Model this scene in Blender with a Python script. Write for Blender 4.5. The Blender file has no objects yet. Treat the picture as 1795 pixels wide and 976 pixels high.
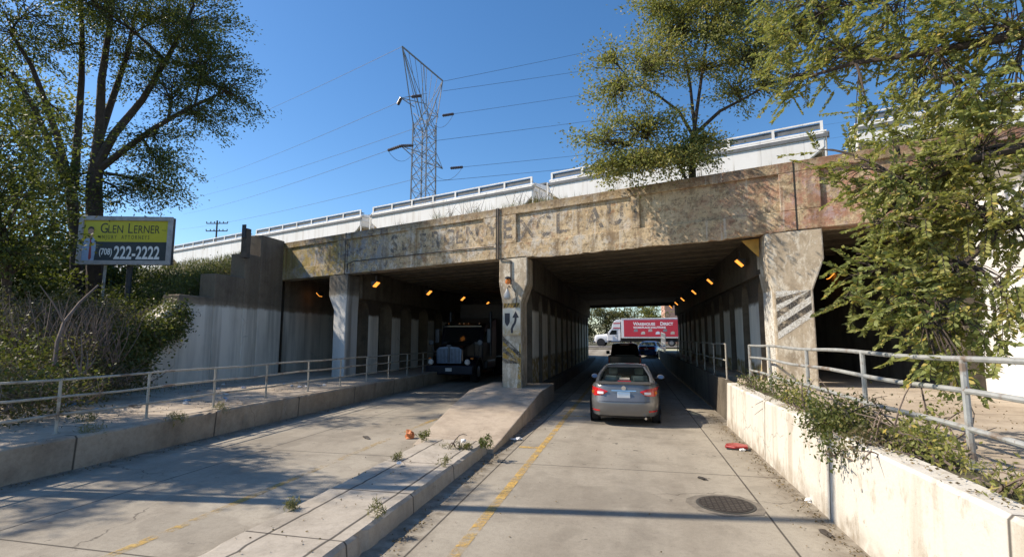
import bpy, bmesh, math, random
import numpy as np
from mathutils import Vector, Matrix
R = math.radians
rnd = random.Random(7)
# ------------------------------------------------------------------ camera, sky, sun, exposure
scene = bpy.context.scene
COL = scene.collection
CAMH = 2.2
PITCH = math.atan(103 / 897); YAW = math.atan(207.5 / math.hypot(897, 103))
cam_d = bpy.data.cameras.new('camera'); cam = bpy.data.objects.new('camera', cam_d); COL.objects.link(cam)
cam_d.sensor_width = 36; cam_d.lens = 897 / 1795 * 36; cam_d.clip_start = 0.1; cam_d.clip_end = 5000
cam.location = (0, 0, CAMH); cam.rotation_euler = (math.pi / 2 + PITCH, 0, YAW)
scene.camera = cam
SUN_EL = R(42); SUN_AZ = R(7)      # sun to the left (-X), turned a little towards the viewer
sun_dir = Vector((-math.cos(SUN_AZ) * math.cos(SUN_EL), -math.sin(SUN_AZ) * math.cos(SUN_EL), math.sin(SUN_EL)))
w = bpy.data.worlds.new('World'); scene.world = w; w.use_nodes = True
nt = w.node_tree; bg = nt.nodes['Background']
sky = nt.nodes.new('ShaderNodeTexSky'); sky.sky_type = 'NISHITA'; sky.sun_disc = False
sky.sun_elevation = SUN_EL; sky.sun_rotation = math.atan2(sun_dir.x, sun_dir.y)
sky.air_density = 1.0; sky.dust_density = 0.4; sky.ozone_density = 3.0; sky.altitude = 200
hs = nt.nodes.new('ShaderNodeHueSaturation'); hs.inputs['Saturation'].default_value = 1.22
nt.links.new(sky.outputs[0], hs.inputs['Color']); nt.links.new(hs.outputs[0], bg.inputs[0]); bg.inputs[1].default_value = 0.125
sl = bpy.data.lights.new('sun', 'SUN'); sl.energy = 4.8; sl.angle = R(0.55); sl.color = (1, 0.885, 0.74)
so = bpy.data.objects.new('sun', sl); COL.objects.link(so)
so.rotation_euler = sun_dir.to_track_quat('Z', 'Y').to_euler()
vs = scene.view_settings
scene.view_settings.view_transform = 'Standard'; vs.look = 'None'; vs.gamma = 1; vs.use_curve_mapping = False
vs.exposure = 0.50
try:
    scene.cycles.max_bounces = 8; scene.cycles.transparent_max_bounces = 16
except Exception: pass

# ------------------------------------------------------------------ pixel ray -> world point (used to lay out places from the survey of the photo)
def ray(u, v):
    x, y, z = u - 897.5, 488 - v, 897.0
    f = z * math.cos(PITCH) - y * math.sin(PITCH); up = z * math.sin(PITCH) + y * math.cos(PITCH)
    return Vector((-math.sin(YAW) * f + math.cos(YAW) * x, math.cos(YAW) * f + math.sin(YAW) * x, up))
def at_d(u, v, d):
    r = ray(u, v); return Vector((0, 0, CAMH)) + r * (d / math.hypot(r.x, r.y))
def at_z(u, v, z):
    r = ray(u, v); return Vector((0, 0, CAMH)) + r * ((z - CAMH) / r.z)
# bridge frame: s along the face (to the right), o inwards, z up
P0 = Vector((-3.85, 16.6, 0)); BA = R(19.4)
BV = Vector((math.cos(BA), -math.sin(BA), 0)); IV = Vector((math.sin(BA), math.cos(BA), 0))
def BT(p): return P0 + BV * p[0] + IV * p[1] + Vector((0, 0, p[2]))
def face_y(x): return P0.y - (x - P0.x) * math.tan(BA)
BW = 29.5                       # width of the viaduct along its own normal

# ------------------------------------------------------------------ object helpers
ORG = {}
def tag(o, label=None, cat=None, group=None, kind=None):
    if label: o['label'] = label
    if cat: o['category'] = cat
    if group: o['group'] = group
    if kind: o['kind'] = kind
    return o
def thing(name, label, cat, loc=(0, 0, 0), rz=0, group=None):
    o = bpy.data.objects.new(name, None); COL.objects.link(o)
    o.empty_display_size = 0.2
    o.location = loc; o.rotation_euler = (0, 0, rz); ORG[o.name] = (Vector(loc), rz)
    return tag(o, label, cat, group)
def copy_tree(o, parent=None):
    c = o.copy(); COL.objects.link(c); c.parent = parent
    ORG[c.name] = ORG.get(o.name, (Vector((0, 0, 0)), 0))
    for ch in list(o.children):
        if ch is not c: copy_tree(ch, c)
    return c
class MB:
    def __init__(s): s.v = []; s.f = []
    def add(s, vs, fs, T=None):
        n = len(s.v)
        s.v += [tuple(T(p)) if T else tuple(p) for p in vs]
        s.f += [tuple(i + n for i in f) for f in fs]; return s
    def box(s, x0, x1, y0, y1, z0, z1, T=None):
        p = [(x, y, z) for z in (z0, z1) for y in (y0, y1) for x in (x0, x1)]
        return s.add(p, [(0, 2, 3, 1), (4, 5, 7, 6), (0, 1, 5, 4), (2, 6, 7, 3), (0, 4, 6, 2), (1, 3, 7, 5)], T)
    def prism(s, poly, a0, a1, ax='y', T=None):          # poly in the other two axes, extruded along ax
        n = len(poly)
        def mk(a, p): return {'x': (a, p[0], p[1]), 'y': (p[0], a, p[1]), 'z': (p[0], p[1], a)}[ax]
        v = [mk(a0, p) for p in poly] + [mk(a1, p) for p in poly]
        f = [tuple(range(n)), tuple(range(2 * n - 1, n - 1, -1))] + [(i, i + n, (i + 1) % n + n, (i + 1) % n) for i in range(n)]
        return s.add(v, f, T)
    def tube(s, pts, rad, n=6, cap=True):
        pts = [Vector(p) for p in pts]
        if not hasattr(rad, '__len__'): rad = [rad] * len(pts)
        k0 = len(s.v); up = None
        for i, p in enumerate(pts):
            d = (pts[min(i + 1, len(pts) - 1)] - pts[max(i - 1, 0)])
            d = d.normalized() if d.length > 1e-9 else Vector((0, 0, 1))
            if up is None: up = d.orthogonal().normalized()
            else:
                up = up - d * up.dot(d); up = up.normalized() if up.length > 1e-6 else d.orthogonal().normalized()
            q = d.cross(up)
            for j in range(n):
                a = 2 * math.pi * j / n; s.v.append(tuple(p + (up * math.cos(a) + q * math.sin(a)) * rad[i]))
        for i in range(len(pts) - 1):
            for j in range(n):
                a = k0 + i * n + j; b = k0 + i * n + (j + 1) % n; s.f.append((a, b, b + n, a + n))
        if cap:
            s.f.append(tuple(k0 + j for j in range(n - 1, -1, -1))); e = k0 + (len(pts) - 1) * n
            s.f.append(tuple(e + j for j in range(n)))
        return s
    def lathe(s, prof, c=(0, 0, 0), ax='z', n=20):        # prof: (radius, height)
        v = []; f = []
        for r, h in prof:
            for j in range(n):
                a = 2 * math.pi * j / n; x, y = r * math.cos(a), r * math.sin(a)
                p = {'z': (x, y, h), 'x': (h, x, y), 'y': (x, h, y)}[ax]; v.append((p[0] + c[0], p[1] + c[1], p[2] + c[2]))
        m = len(prof)
        for i in range(m - 1):
            for j in range(n): f.append((i * n + j, i * n + (j + 1) % n, (i + 1) * n + (j + 1) % n, (i + 1) * n + j))
        f.append(tuple(range(n - 1, -1, -1))); f.append(tuple((m - 1) * n + j for j in range(n)))
        return s.add(v, f)
    def quad(s, a, b, c, d): return s.add([a, b, c, d], [(0, 1, 2, 3)])
    def build(s, name, mat, parent=None, smooth=False, bevel=0, local=False, fix=True):
        vs = s.v
        if parent is not None and not local:
            o, rz = ORG[parent.name]; c, sn = math.cos(-rz), math.sin(-rz)
            vs = [((x - o.x) * c - (y - o.y) * sn, (x - o.x) * sn + (y - o.y) * c, z - o.z) for x, y, z in vs]
        me = bpy.data.meshes.new(name); me.from_pydata(vs, [], s.f); me.update()
        if fix:
            bm = bmesh.new(); bm.from_mesh(me); bmesh.ops.recalc_face_normals(bm, faces=bm.faces); bm.to_mesh(me); bm.free()
        if smooth:
            me.polygons.foreach_set('use_smooth', [True] * len(me.polygons))
            try: me.set_sharp_from_angle(angle=R(40))
            except Exception: pass
        me.materials.append(mat)
        ob = bpy.data.objects.new(name, me); COL.objects.link(ob); ob.parent = parent
        if parent is not None: ORG[ob.name] = ORG[parent.name]
        if bevel:
            m = ob.modifiers.new('bevel', 'BEVEL'); m.width = bevel; m.segments = 2; m.limit_method = 'ANGLE'; m.angle_limit = R(40)
        return ob

# ------------------------------------------------------------------ material helpers
class NB:
    def __init__(s, name, obj=False):
        s.m = bpy.data.materials.new(name); s.m.use_nodes = True; s.t = s.m.node_tree; s.b = s.t.nodes['Principled BSDF']
        s.out = s.t.nodes['Material Output']
        if obj: s.co = s.n('ShaderNodeTexCoord').outputs['Object']
        else: s.co = s.n('ShaderNodeNewGeometry').outputs['Position']
    def n(s, t): return s.t.nodes.new(t)
    def l(s, a, b): s.t.links.new(a, b)
    def put(s, v, sock):
        if hasattr(v, 'is_output'): s.l(v, sock)
        elif isinstance(v, tuple) and len(v) == 3 and sock.type == 'RGBA': sock.default_value = (*v, 1)
        else: sock.default_value = v
    def vec(s, st=(1, 1, 1), off=(0, 0, 0), rot=0):
        m = s.n('ShaderNodeMapping'); s.l(s.co, m.inputs[0]); m.inputs['Scale'].default_value = st; m.inputs['Location'].default_value = off
        m.inputs['Rotation'].default_value = (0, 0, rot); return m.outputs[0]
    def noise(s, sc, st=(1, 1, 1), det=6, ro=.6, off=(0, 0, 0), dist=0):
        n = s.n('ShaderNodeTexNoise'); s.l(s.vec(st, off), n.inputs['Vector']); n.inputs['Scale'].default_value = sc
        n.inputs['Detail'].default_value = det; n.inputs['Roughness'].default_value = ro; n.inputs['Distortion'].default_value = dist
        return n.outputs[0]
    def step(s, v, lo, hi):
        n = s.n('ShaderNodeMapRange'); s.put(v, n.inputs[0]); n.inputs[1].default_value = lo; n.inputs[2].default_value = hi; n.clamp = True
        if lo > hi: n.inputs[1].default_value, n.inputs[2].default_value = hi, lo; n.inputs[3].default_value = 1; n.inputs[4].default_value = 0
        return n.outputs[0]
    def ma(s, op, a, b=0.0):
        n = s.n('ShaderNodeMath'); n.operation = op; s.put(a, n.inputs[0]); s.put(b, n.inputs[1]); return n.outputs[0]
    def mul(s, *a):
        r = a[0]
        for b in a[1:]: r = s.ma('MULTIPLY', r, b)
        return r
    def mix(s, f, a, b, mode='MIX'):
        n = s.n('ShaderNodeMix'); n.data_type = 'RGBA'; n.blend_type = mode
        s.put(f, n.inputs[0]); s.put(a, n.inputs[6]); s.put(b, n.inputs[7]); return n.outputs[2]
    def xyz(s):
        n = s.n('ShaderNodeSeparateXYZ'); s.l(s.co, n.inputs[0]); return n.outputs
    def band(s, v, c, wd, soft=.006):        # 1 near v == c
        d = s.ma('ABSOLUTE', s.ma('SUBTRACT', v, c)); return s.step(d, wd + soft, wd)
    def crack(s, sc, wd, off=(0, 0, 0)):
        v = s.n('ShaderNodeTexVoronoi'); v.feature = 'DISTANCE_TO_EDGE'; v.inputs['Scale'].default_value = sc
        n = s.n('ShaderNodeTexNoise'); s.l(s.co, n.inputs['Vector']); n.inputs['Scale'].default_value = 2.5; n.inputs['Detail'].default_value = 5
        a = s.n('ShaderNodeVectorMath'); a.operation = 'SCALE'; s.l(n.outputs[1], a.inputs[0]); a.inputs['Scale'].default_value = .5
        b = s.n('ShaderNodeVectorMath'); b.operation = 'ADD'; s.l(a.outputs[0], b.inputs[0]); s.l(s.vec((1, 1, 1), off), b.inputs[1])
        s.l(b.outputs[0], v.inputs['Vector']); return s.step(v.outputs[0], wd, 0)
    def bump(s, h, st=.3, d=.02):
        b = s.n('ShaderNodeBump'); b.inputs['Strength'].default_value = st; b.inputs['Distance'].default_value = d
        s.l(h, b.inputs['Height']); s.l(b.outputs[0], s.b.inputs['Normal'])
    def fin(s, col=None, rough=.85, metal=0, spec=None):
        if col is not None: s.put(col, s.b.inputs['Base Color'])
        s.put(rough, s.b.inputs['Roughness']); s.b.inputs['Metallic'].default_value = metal
        if spec is not None: s.b.inputs['Specular IOR Level'].default_value = spec
        return s.m
def plain(name, c, rough=.6, metal=0, var=.25, sc=6, obj=True, bump=0, coat=0):
    k = NB(name, obj); f = k.noise(sc); d = tuple(x * (1 - var) for x in c); e = tuple(min(1, x * (1 + var * .6)) for x in c)
    m = k.fin(k.mix(k.step(f, .3, .7), d, e), rough, metal)
    if bump: k.bump(k.noise(sc * 6), bump, .01)
    if coat: k.b.inputs['Coat Weight'].default_value = coat; k.b.inputs['Coat Roughness'].default_value = .08
    return m
def glow(name, c, st):
    k = NB(name, True); k.b.inputs['Base Color'].default_value = (*c, 1)
    k.b.inputs['Emission Color'].default_value = (*c, 1); k.b.inputs['Emission Strength'].default_value = st; return k.m

def concrete(name, base=(.33, .28, .21), dark=(.16, .13, .10), light=(.45, .41, .33), seed=0, streak=.5, joints=None, jax=1, bump=.35, extra=None, crack=True):
    k = NB(name); o = (seed * 7.3, seed * 3.1, seed * 5.7)
    c = k.mix(k.step(k.noise(.45, off=o), .35, .65), base, light)
    c = k.mix(k.mul(k.step(k.noise(1.7, off=o, det=9, ro=.7), .48, .72), .7), c, dark)
    c = k.mix(k.mul(k.step(k.noise(14, off=o, det=8, ro=.75), .45, .75), .45), c, dark)
    c = k.mix(k.mul(k.step(k.noise(55, off=o, det=4, ro=.7), .5, .8), .4), c, light)
    if streak: c = k.mix(k.mul(k.step(k.noise(1.0, st=(1.6, 1.6, .12), off=o, det=7), .5, .68), streak), c, tuple(x * .55 for x in dark))
    if extra: c = extra(k, c)
    h = k.noise(20, off=o, det=8, ro=.7)
    if joints:
        for ax, p, c0, wd in joints:
            v = k.xyz()[ax]
            u = k.ma('SUBTRACT', v, c0)
            if p: u = k.ma('ABSOLUTE', k.ma('SUBTRACT', k.ma('FRACT', k.ma('ADD', k.ma('DIVIDE', u, p), .5)), .5)); u = k.ma('MULTIPLY', u, p)
            else: u = k.ma('ABSOLUTE', u)
            m = k.step(u, wd * 1.8, wd * .6); c = k.mix(k.mul(m, .85), c, (.04, .035, .03)); h = k.ma('SUBTRACT', h, k.mul(m, 1.0))
    if crack:
        m = k.mul(k.crack(.55, .007, o), k.step(k.noise(.6, off=o), .52, .62)); c = k.mix(k.mul(m, .6), c, (.05, .04, .035))
    k.bump(h, bump, .02); return k.fin(c, .9, spec=.2)
def zpaint(z0, col, keep=.35, soft=.12, yellow=None, st=.6, flank=False):
    def f(k, c):
        c_in = c; z = k.xyz()[2]; wob = k.ma('ADD', z, k.mul(k.ma('SUBTRACT', k.noise(3), .5), .25))
        m = k.mul(k.step(wob, z0 + soft, z0), k.step(k.noise(5, st=(1, 1, .35), det=9, ro=.72, off=(9, 1, 3)), keep + .32, keep + .12 + .1))
        c = k.mix(k.step(z, z0, z0 + .3), c, k.mix(.55, c, (.05, .04, .035)))
        c = k.mix(m, c, k.mix(k.step(k.noise(1.3, st=(1, 1, .25)), .4, .7), col, tuple(x * .7 for x in col)))
        c = k.mix(k.mul(k.step(k.noise(1.0, st=(1.8, 1.8, .08), off=(3, 3, 3), det=7), .5, .64), st), c, (.12, .095, .065))
        if yellow:
            m = k.mul(k.step(wob, yellow, yellow - .1), k.step(k.noise(4, off=(5, 5, 5)), .7, .45)); c = k.mix(m, c, (.33, .24, .09))
        if flank:
            g = k.n('ShaderNodeNewGeometry'); sp = k.n('ShaderNodeSeparateXYZ'); k.l(g.outputs['True Normal'], sp.inputs[0]); c = k.mix(k.step(k.ma('ABSOLUTE', sp.outputs[0]), .5, .8), c_in, c)
        return c
    return f

# ------------------------------------------------------------------ materials
def road_extra(k, c):
    x, y, z = k.xyz()
    def lane(cx, wd, amt, col, off):
        return k.mix(k.mul(k.band(x, cx, wd * .4, wd), amt, k.step(k.noise(.9, st=(1.2, .22, 1), off=off, det=8, ro=.7), .32, .62)), c, col)
    for cx in (-.85, .75, -7.7, -6.1): c = lane(cx, .42, .45, (.15, .125, .095), (cx, 4, 4))       # tyre tracks
    for cx in (-.05, -6.9): c = lane(cx, .35, .40, (.12, .105, .085), (cx, 9, 2))                   # oil drips between them
    c = k.mix(k.mul(k.band(x, -2.5, .10, .25), k.step(k.noise(5, det=8), .35, .6), .7), c, (.10, .08, .055))
    c = k.mix(k.mul(k.band(x, 2.25, .10, .35), k.step(k.noise(4, det=8, off=(3, 3, 1)), .35, .6), .7), c, (.13, .10, .07))
    c = k.mix(k.mul(k.band(x, -4.05, .10, .35), k.step(k.noise(4, det=8, off=(3, 7, 1)), .35, .6), .7), c, (.13, .105, .075))
    c = k.mix(k.mul(k.band(x, -9.0, .12, .4), k.step(k.noise(4, det=8, off=(8, 7, 1)), .35, .6), .7), c, (.13, .105, .075))
    ag = k.noise(90, det=3, ro=.8, off=(4, 4, 4)); c = k.mix(k.mul(k.step(ag, .55, .68), .5), c, (.12, .105, .085)); c = k.mix(k.mul(k.step(ag, .42, .30), .4), c, (.52, .48, .40))
    c = k.mix(k.mul(k.step(k.noise(26, det=6, ro=.8, off=(9, 4, 2)), .56, .66), .5), c, (.14, .12, .095))
    sp = k.step(k.noise(3.3, off=(11, 2, 5), det=3), .70, .73); c = k.mix(k.mul(sp, .65), c, (.055, .05, .045))
    pt = k.step(k.noise(.35, off=(2, 5, 5), det=3), .56, .575); c = k.mix(k.mul(pt, .28), c, (.17, .15, .12))
    sl = k.n('ShaderNodeTexWhiteNoise'); fl = k.n('ShaderNodeVectorMath'); fl.operation = 'FLOOR'; dv = k.n('ShaderNodeVectorMath'); dv.operation = 'DIVIDE'
    k.l(k.vec((1, 1, 0), (2.28, -9.1 + 4.6, 0)), dv.inputs[0]); dv.inputs[1].default_value = (3.9, 4.6, 1); k.l(dv.outputs[0], fl.inputs[0]); k.l(fl.outputs[0], sl.inputs['Vector'])
    c = k.mix(k.mul(k.step(sl.outputs[0], 0, 1), .22), c, (.20, .17, .13))
    cr = k.mul(k.crack(.24, .0035, (3, 3, 0)), k.step(k.noise(.5, off=(1, 9, 4)), .47, .53)); c = k.mix(k.mul(cr, .75), c, (.06, .05, .04))
    cr = k.mul(k.crack(1.1, .006, (7, 1, 0)), k.step(k.noise(.6, off=(6, 2, 4)), .60, .66)); c = k.mix(k.mul(cr, .6), c, (.07, .06, .05))
    return c
M = {}
M['road'] = concrete('road_concrete', (.335, .30, .24), (.20, .175, .14), (.41, .37, .30), 1, 0, [(0, 0, 1.62, .010), (0, 0, -2.28, .010), (0, 0, -7.1, .01), (1, 4.6, 9.1, .010)], bump=.25, extra=road_extra, crack=False)
M['walk'] = concrete('sidewalk_concrete', (.40, .33, .25), (.2, .16, .12), (.5, .43, .34), 2, 0, [(1, 1.83, .4, .01)], bump=.3)
M['kerb'] = concrete('kerb_concrete', (.33, .27, .20), (.16, .13, .10), (.42, .36, .28), 3, .3, [(1, 3.0, 1.0, .014)], bump=.3)
M['median'] = concrete('median_concrete', (.39, .345, .28), (.20, .175, .14), (.47, .42, .35), 4, 0, [(1, 1.55, 0.1, .010), (0, 0, -3.62, .013), (0, 0, -2.93, .013)], bump=.35)
M['ramp'] = concrete('ramp_concrete', (.42, .345, .26), (.25, .2, .15), (.50, .42, .33), 5, .3, None, bump=.3)
def rwall_extra(k, c):
    x, y, z = k.xyz()
    c = k.mix(k.step(k.noise(2.3, st=(1, 1, .6), det=9, ro=.72, off=(2, 6, 1)), .66, .54), c, (.62, .585, .51))
    c = k.mix(k.mul(k.step(k.noise(1.0, st=(2.2, 2.2, .15), off=(1, 4, 2), det=8), .5, .62), .45), c, (.30, .235, .155))
    c = k.mix(k.mul(k.step(z, .28, .0), k.step(k.noise(3, det=8, off=(5, 5, 1)), .35, .6), .7), c, (.20, .15, .095))
    c = k.mix(k.mul(k.step(k.noise(6, det=9, ro=.8, off=(1, 1, 9)), .60, .64), .6), c, (.22, .17, .11)); return c
M['rwall'] = concrete('white_painted_wall', (.40, .34, .26), (.22, .175, .12), (.46, .41, .33), 6, .15, [(1, 3.1, 10.3, .012)], bump=.45, extra=rwall_extra)
M['lwall'] = concrete('left_wall_concrete', (.40, .32, .23), (.17, .13, .09), (.48, .39, .28), 7, .6, None, bump=.3, extra=zpaint(3.35, (.86, .80, .70), .50, st=.4))
M['rwing'] = concrete('right_wing_paint', (.5, .47, .42), (.25, .22, .18), (.6, .57, .5), 8, .2, None, bump=.25, extra=zpaint(5.0, (.80, .79, .76), .55, st=.2))
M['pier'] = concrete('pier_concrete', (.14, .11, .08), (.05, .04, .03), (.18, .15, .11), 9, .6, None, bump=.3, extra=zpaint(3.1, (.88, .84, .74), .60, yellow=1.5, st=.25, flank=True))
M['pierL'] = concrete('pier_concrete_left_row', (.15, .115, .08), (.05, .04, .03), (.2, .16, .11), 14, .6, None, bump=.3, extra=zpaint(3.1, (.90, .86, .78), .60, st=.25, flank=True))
M['pillar'] = concrete('pillar_concrete', (.46, .37, .26), (.17, .125, .08), (.56, .48, .36), 10, .5, None, bump=.4, extra=lambda k, c: k.mix(k.mul(k.step(k.noise(3, st=(1, 1, .5), off=(1, 2, 3), det=10, ro=.78), .5, .57), .75), c, (.72, .66, .54)))
M['pillarL'] = concrete('pillar_white_paint', (.36, .33, .27), (.13, .1, .07), (.5, .47, .4), 11, .5, None, bump=.4, extra=zpaint(3.9, (.66, .65, .62), .48))
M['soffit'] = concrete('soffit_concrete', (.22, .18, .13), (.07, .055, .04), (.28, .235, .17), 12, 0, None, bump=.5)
M['inner'] = concrete('sooty_shaded_concrete', (.13, .11, .085), (.05, .04, .03), (.18, .155, .12), 13, .5, None, bump=.3)  # dark tone holds both soot and the shade inside the tunnel

def fascia_mat():
    k = NB('fascia_weathered_concrete')
    sx = k.n('ShaderNodeMapping'); k.l(k.co, sx.inputs[0]); sx.inputs['Rotation'].default_value = (0, 0, BA)
    sp = k.n('ShaderNodeSeparateXYZ'); k.l(sx.outputs[0], sp.inputs[0]); X, Y, Z = sp.outputs      # X ~ along the face
    s0 = (math.cos(BA) * P0.x - math.sin(BA) * P0.y)
    s = k.ma('SUBTRACT', X, s0)
    c = k.mix(k.step(k.noise(.7, det=8, ro=.7), .35, .65), (.54, .40, .235), (.70, .56, .36))
    c = k.mix(k.mul(k.step(k.noise(2.6, off=(3, 1, 8), det=10, ro=.78), .49, .58), .7), c, (.22, .15, .085))
    c = k.mix(k.mul(k.step(k.noise(2.1, off=(8, 4, 1), det=10, ro=.8), .50, .60), k.step(s, 5.5, 3.5), .85), c, (.64, .60, .53))
    c = k.mix(k.mul(k.step(k.noise(9, off=(2, 9, 4), det=8, ro=.85), .52, .60), .8), c, (.12, .09, .06))
    c = k.mix(k.mul(k.step(k.noise(11, off=(6, 1, 4), det=8, ro=.85), .54, .60), k.step(s, 7, 3), .7), c, (.62, .55, .44))
    c = k.mix(k.mul(k.step(k.noise(3.4, off=(5, 7, 7), det=8, ro=.7), .56, .66), .7), c, (.35, .17, .08))
    # ochre-yellow paint at the left end, blue-grey graffiti remains, red-pink paint at the right end
    yl = k.mul(k.step(s, -5.5, -9.5), k.step(k.noise(1.1, off=(1, 8, 2), det=7), .36, .55)); c = k.mix(k.mul(yl, .85), c, (.33, .25, .075))
    bl = k.mul(k.step(s, -5.6, -6.4), k.step(s, -12.4, -11.2), k.step(k.noise(2.0, off=(6, 2, 2), det=9, ro=.75), .49, .56)); c = k.mix(k.mul(bl, .75), c, (.28, .30, .33))
    bk = k.mul(k.step(s, -5.0, -6.0), k.step(s, -11.0, -9.5), k.step(k.noise(3.1, off=(9, 3, 3), det=9, ro=.75), .54, .60)); c = k.mix(k.mul(bk, .8), c, (.09, .09, .11))
    rd = k.mul(k.step(s, 4.8, 8.8), k.step(k.noise(2.3, off=(4, 4, 9), det=9, ro=.75), .46, .56)); c = k.mix(k.mul(rd, .7), c, (.40, .17, .12))
    pk = k.mul(k.step(s, 6.5, 9.2), k.step(k.noise(3.7, off=(4, 8, 9), det=9, ro=.75), .54, .60)); c = k.mix(k.mul(pk, .7), c, (.48, .36, .36))
    c = k.mix(k.mul(k.step(k.noise(1.0, st=(2.6, 2.6, .14), off=(7, 4, 2), det=8, ro=.7), .53, .62), .55), c, (.20, .14, .085))
    c = k.mix(k.mul(k.step(k.noise(1.0, st=(3.4, 3.4, .2), off=(2, 9, 2), det=8, ro=.7), .58, .64), .6), c, (.66, .60, .50))
    # damp dark band along the coping
    c = k.mix(k.mul(k.step(k.ma('ADD', Z, k.mul(k.noise(2), .35)), 6.45, 6.75), .55), c, (.13, .09, .055))
    h = k.ma('ADD', k.noise(9, det=10, ro=.8), k.mul(k.step(k.noise(4, off=(7, 7, 2), det=8, ro=.75), .48, .6), .6))
    k.bump(h, .55, .035); return k.fin(c, .92, spec=.2)
M['fascia'] = fascia_mat()
def worn(name, c, lo, hi, rough=.8, sc=4, c2=None):
    k = NB(name); k.fin(k.mix(k.step(k.noise(3), .4, .7), c, c2 or c), rough)
    t = k.n('ShaderNodeBsdfTransparent'); mx = k.n('ShaderNodeMixShader')
    k.l(k.mul(k.step(k.noise(sc, det=10, ro=.8, off=(3, 8, 1)), lo, hi), k.step(k.noise(sc * 6, det=6, ro=.8, off=(5, 2, 7)), .38, .5)), mx.inputs[0]); k.l(t.outputs[0], mx.inputs[1]); k.l(k.b.outputs[0], mx.inputs[2]); k.l(mx.outputs[0], k.out.inputs[0]); return k.m
M['yline'] = worn('worn_yellow_paint', (.58, .36, .085), .40, .56, sc=3.2, c2=(.45, .33, .14))
M['ylineL'] = worn('very_worn_yellow_paint', (.52, .33, .08), .46, .62, sc=1.6, c2=(.40, .30, .12))
M['ghost'] = worn('faded_dark_lettering', (.13, .125, .12), .435, .55, sc=3.6, c2=(.24, .21, .18))
M['ghostw'] = worn('faded_pale_lettering', (.62, .6, .55), .44, .6, sc=4)
M['stripew'] = worn('worn_white_stripe', (.68, .66, .6), .36, .5, sc=5)
M['striped'] = worn('worn_dark_stripe', (.06, .055, .05), .40, .55, sc=5)
M['stripey'] = worn('worn_yellow_stripe', (.45, .28, .04), .40, .55, sc=6)
M['tar'] = plain('dark_seam', (.03, .027, .024), .9)
def pipe_mat(name, c, rust, metal):
    k = NB(name); c1 = k.mix(k.step(k.noise(5), .35, .65), tuple(x * .7 for x in c), c)
    c1 = k.mix(k.step(k.noise(11, det=8, ro=.75, off=(2, 2, 8)), .60, .66), c1, rust); c1 = k.mix(k.mul(k.step(k.noise(2.2, det=8, off=(7, 1, 3)), .56, .64), .8), c1, rust)
    k.bump(k.noise(40), .2, .004); return k.fin(c1, .6, metal)
M['galv'] = pipe_mat('galvanised_pipe', (.45, .46, .44), (.20, .13, .08), .35); M['galvw'] = pipe_mat('weathered_pipe_paint', (.46, .43, .36), (.17, .11, .07), 0)
M['steel'] = plain('lattice_steel', (.30, .31, .32), .6, .3, .3, 2)
M['dsteel'] = plain('dark_steel', (.06, .06, .065), .6, .3)
M['wire'] = plain('wire_aluminium', (.10, .11, .13), .6, .2)
M['insul'] = plain('insulator_porcelain', (.09, .07, .07), .35)
M['wood'] = plain('weathered_timber', (.11, .09, .07), .9, 0, .4, 4, bump=.4)
M['rubber'] = plain('tyre_rubber', (.025, .025, .026), .85)
M['rim'] = plain('alloy_rim', (.45, .46, .47), .3, .8)
M['chrome'] = plain('chrome', (.75, .76, .78), .12, 1, .05)
M['dchrome'] = plain('tunnel_shaded_chrome', (.09, .10, .12), .4, .8, .2)  # chrome with the tunnel's gloom put into its base colour
M['black'] = plain('black_plastic', (.02, .02, .022), .5)
M['glassd'] = plain('dark_window_glass', (.015, .018, .02), .06, 0, .1)
M['redlamp'] = plain('red_lamp_lens', (.55, .015, .015), .12, coat=1)
M['whitelens'] = plain('clear_lamp_lens', (.75, .72, .7), .1, coat=1)
M['amberlens'] = plain('amber_lens', (.8, .22, .02), .15)
M['lamp'] = glow('sodium_lamp_glow', (1, .36, .05), 1.25)
def clearglass():
    k = NB('tinted_car_glass', True); k.fin((.02, .025, .025), .04)
    t = k.n('ShaderNodeBsdfTransparent'); t.inputs[0].default_value = (.62, .68, .66, 1); mx = k.n('ShaderNodeMixShader'); mx.inputs[0].default_value = .30
    k.l(t.outputs[0], mx.inputs[1]); k.l(k.b.outputs[0], mx.inputs[2]); k.l(mx.outputs[0], k.out.inputs[0]); return k.m
M['glass'] = clearglass()
def leafmat(name, ramp, trans=.35):
    k = NB(name); g = k.n('ShaderNodeNewGeometry')
    r = k.n('ShaderNodeValToRGB'); k.l(g.outputs['Random Per Island'], r.inputs[0])
    el = r.color_ramp.elements
    for i, (p, c) in enumerate(ramp):
        e = el[i] if i < 2 else el.new(p)
        e.position = p; e.color = (*c, 1)
    c = k.mix(k.mul(k.step(k.noise(.9, det=2), .35, .65), .5), r.outputs[0], k.mix(.5, r.outputs[0], ramp[-1][1]))
    k.fin(c, .55, spec=.3)
    t = k.n('ShaderNodeBsdfTranslucent'); k.l(k.mix(.5, c, (.25, .3, .03)), t.inputs[0]); mx = k.n('ShaderNodeMixShader'); mx.inputs[0].default_value = trans
    k.l(k.b.outputs[0], mx.inputs[1]); k.l(t.outputs[0], mx.inputs[2]); k.l(mx.outputs[0], k.out.inputs[0]); return k.m
M['leafL'] = leafmat('leaf_dark_green', [(0, (.030, .048, .018)), (.5, (.05, .075, .022)), (.85, (.08, .10, .028)), (1, (.13, .13, .03))], .3)
M['leafM'] = leafmat('leaf_olive_green', [(0, (.13, .16, .05)), (.5, (.23, .25, .08)), (.85, (.36, .34, .11)), (1, (.48, .36, .10))], .42)
M['leafR'] = leafmat('leaf_yellow_green', [(0, (.14, .18, .06)), (.5, (.25, .30, .10)), (.88, (.38, .39, .14)), (1, (.55, .40, .09))], .45)
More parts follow.
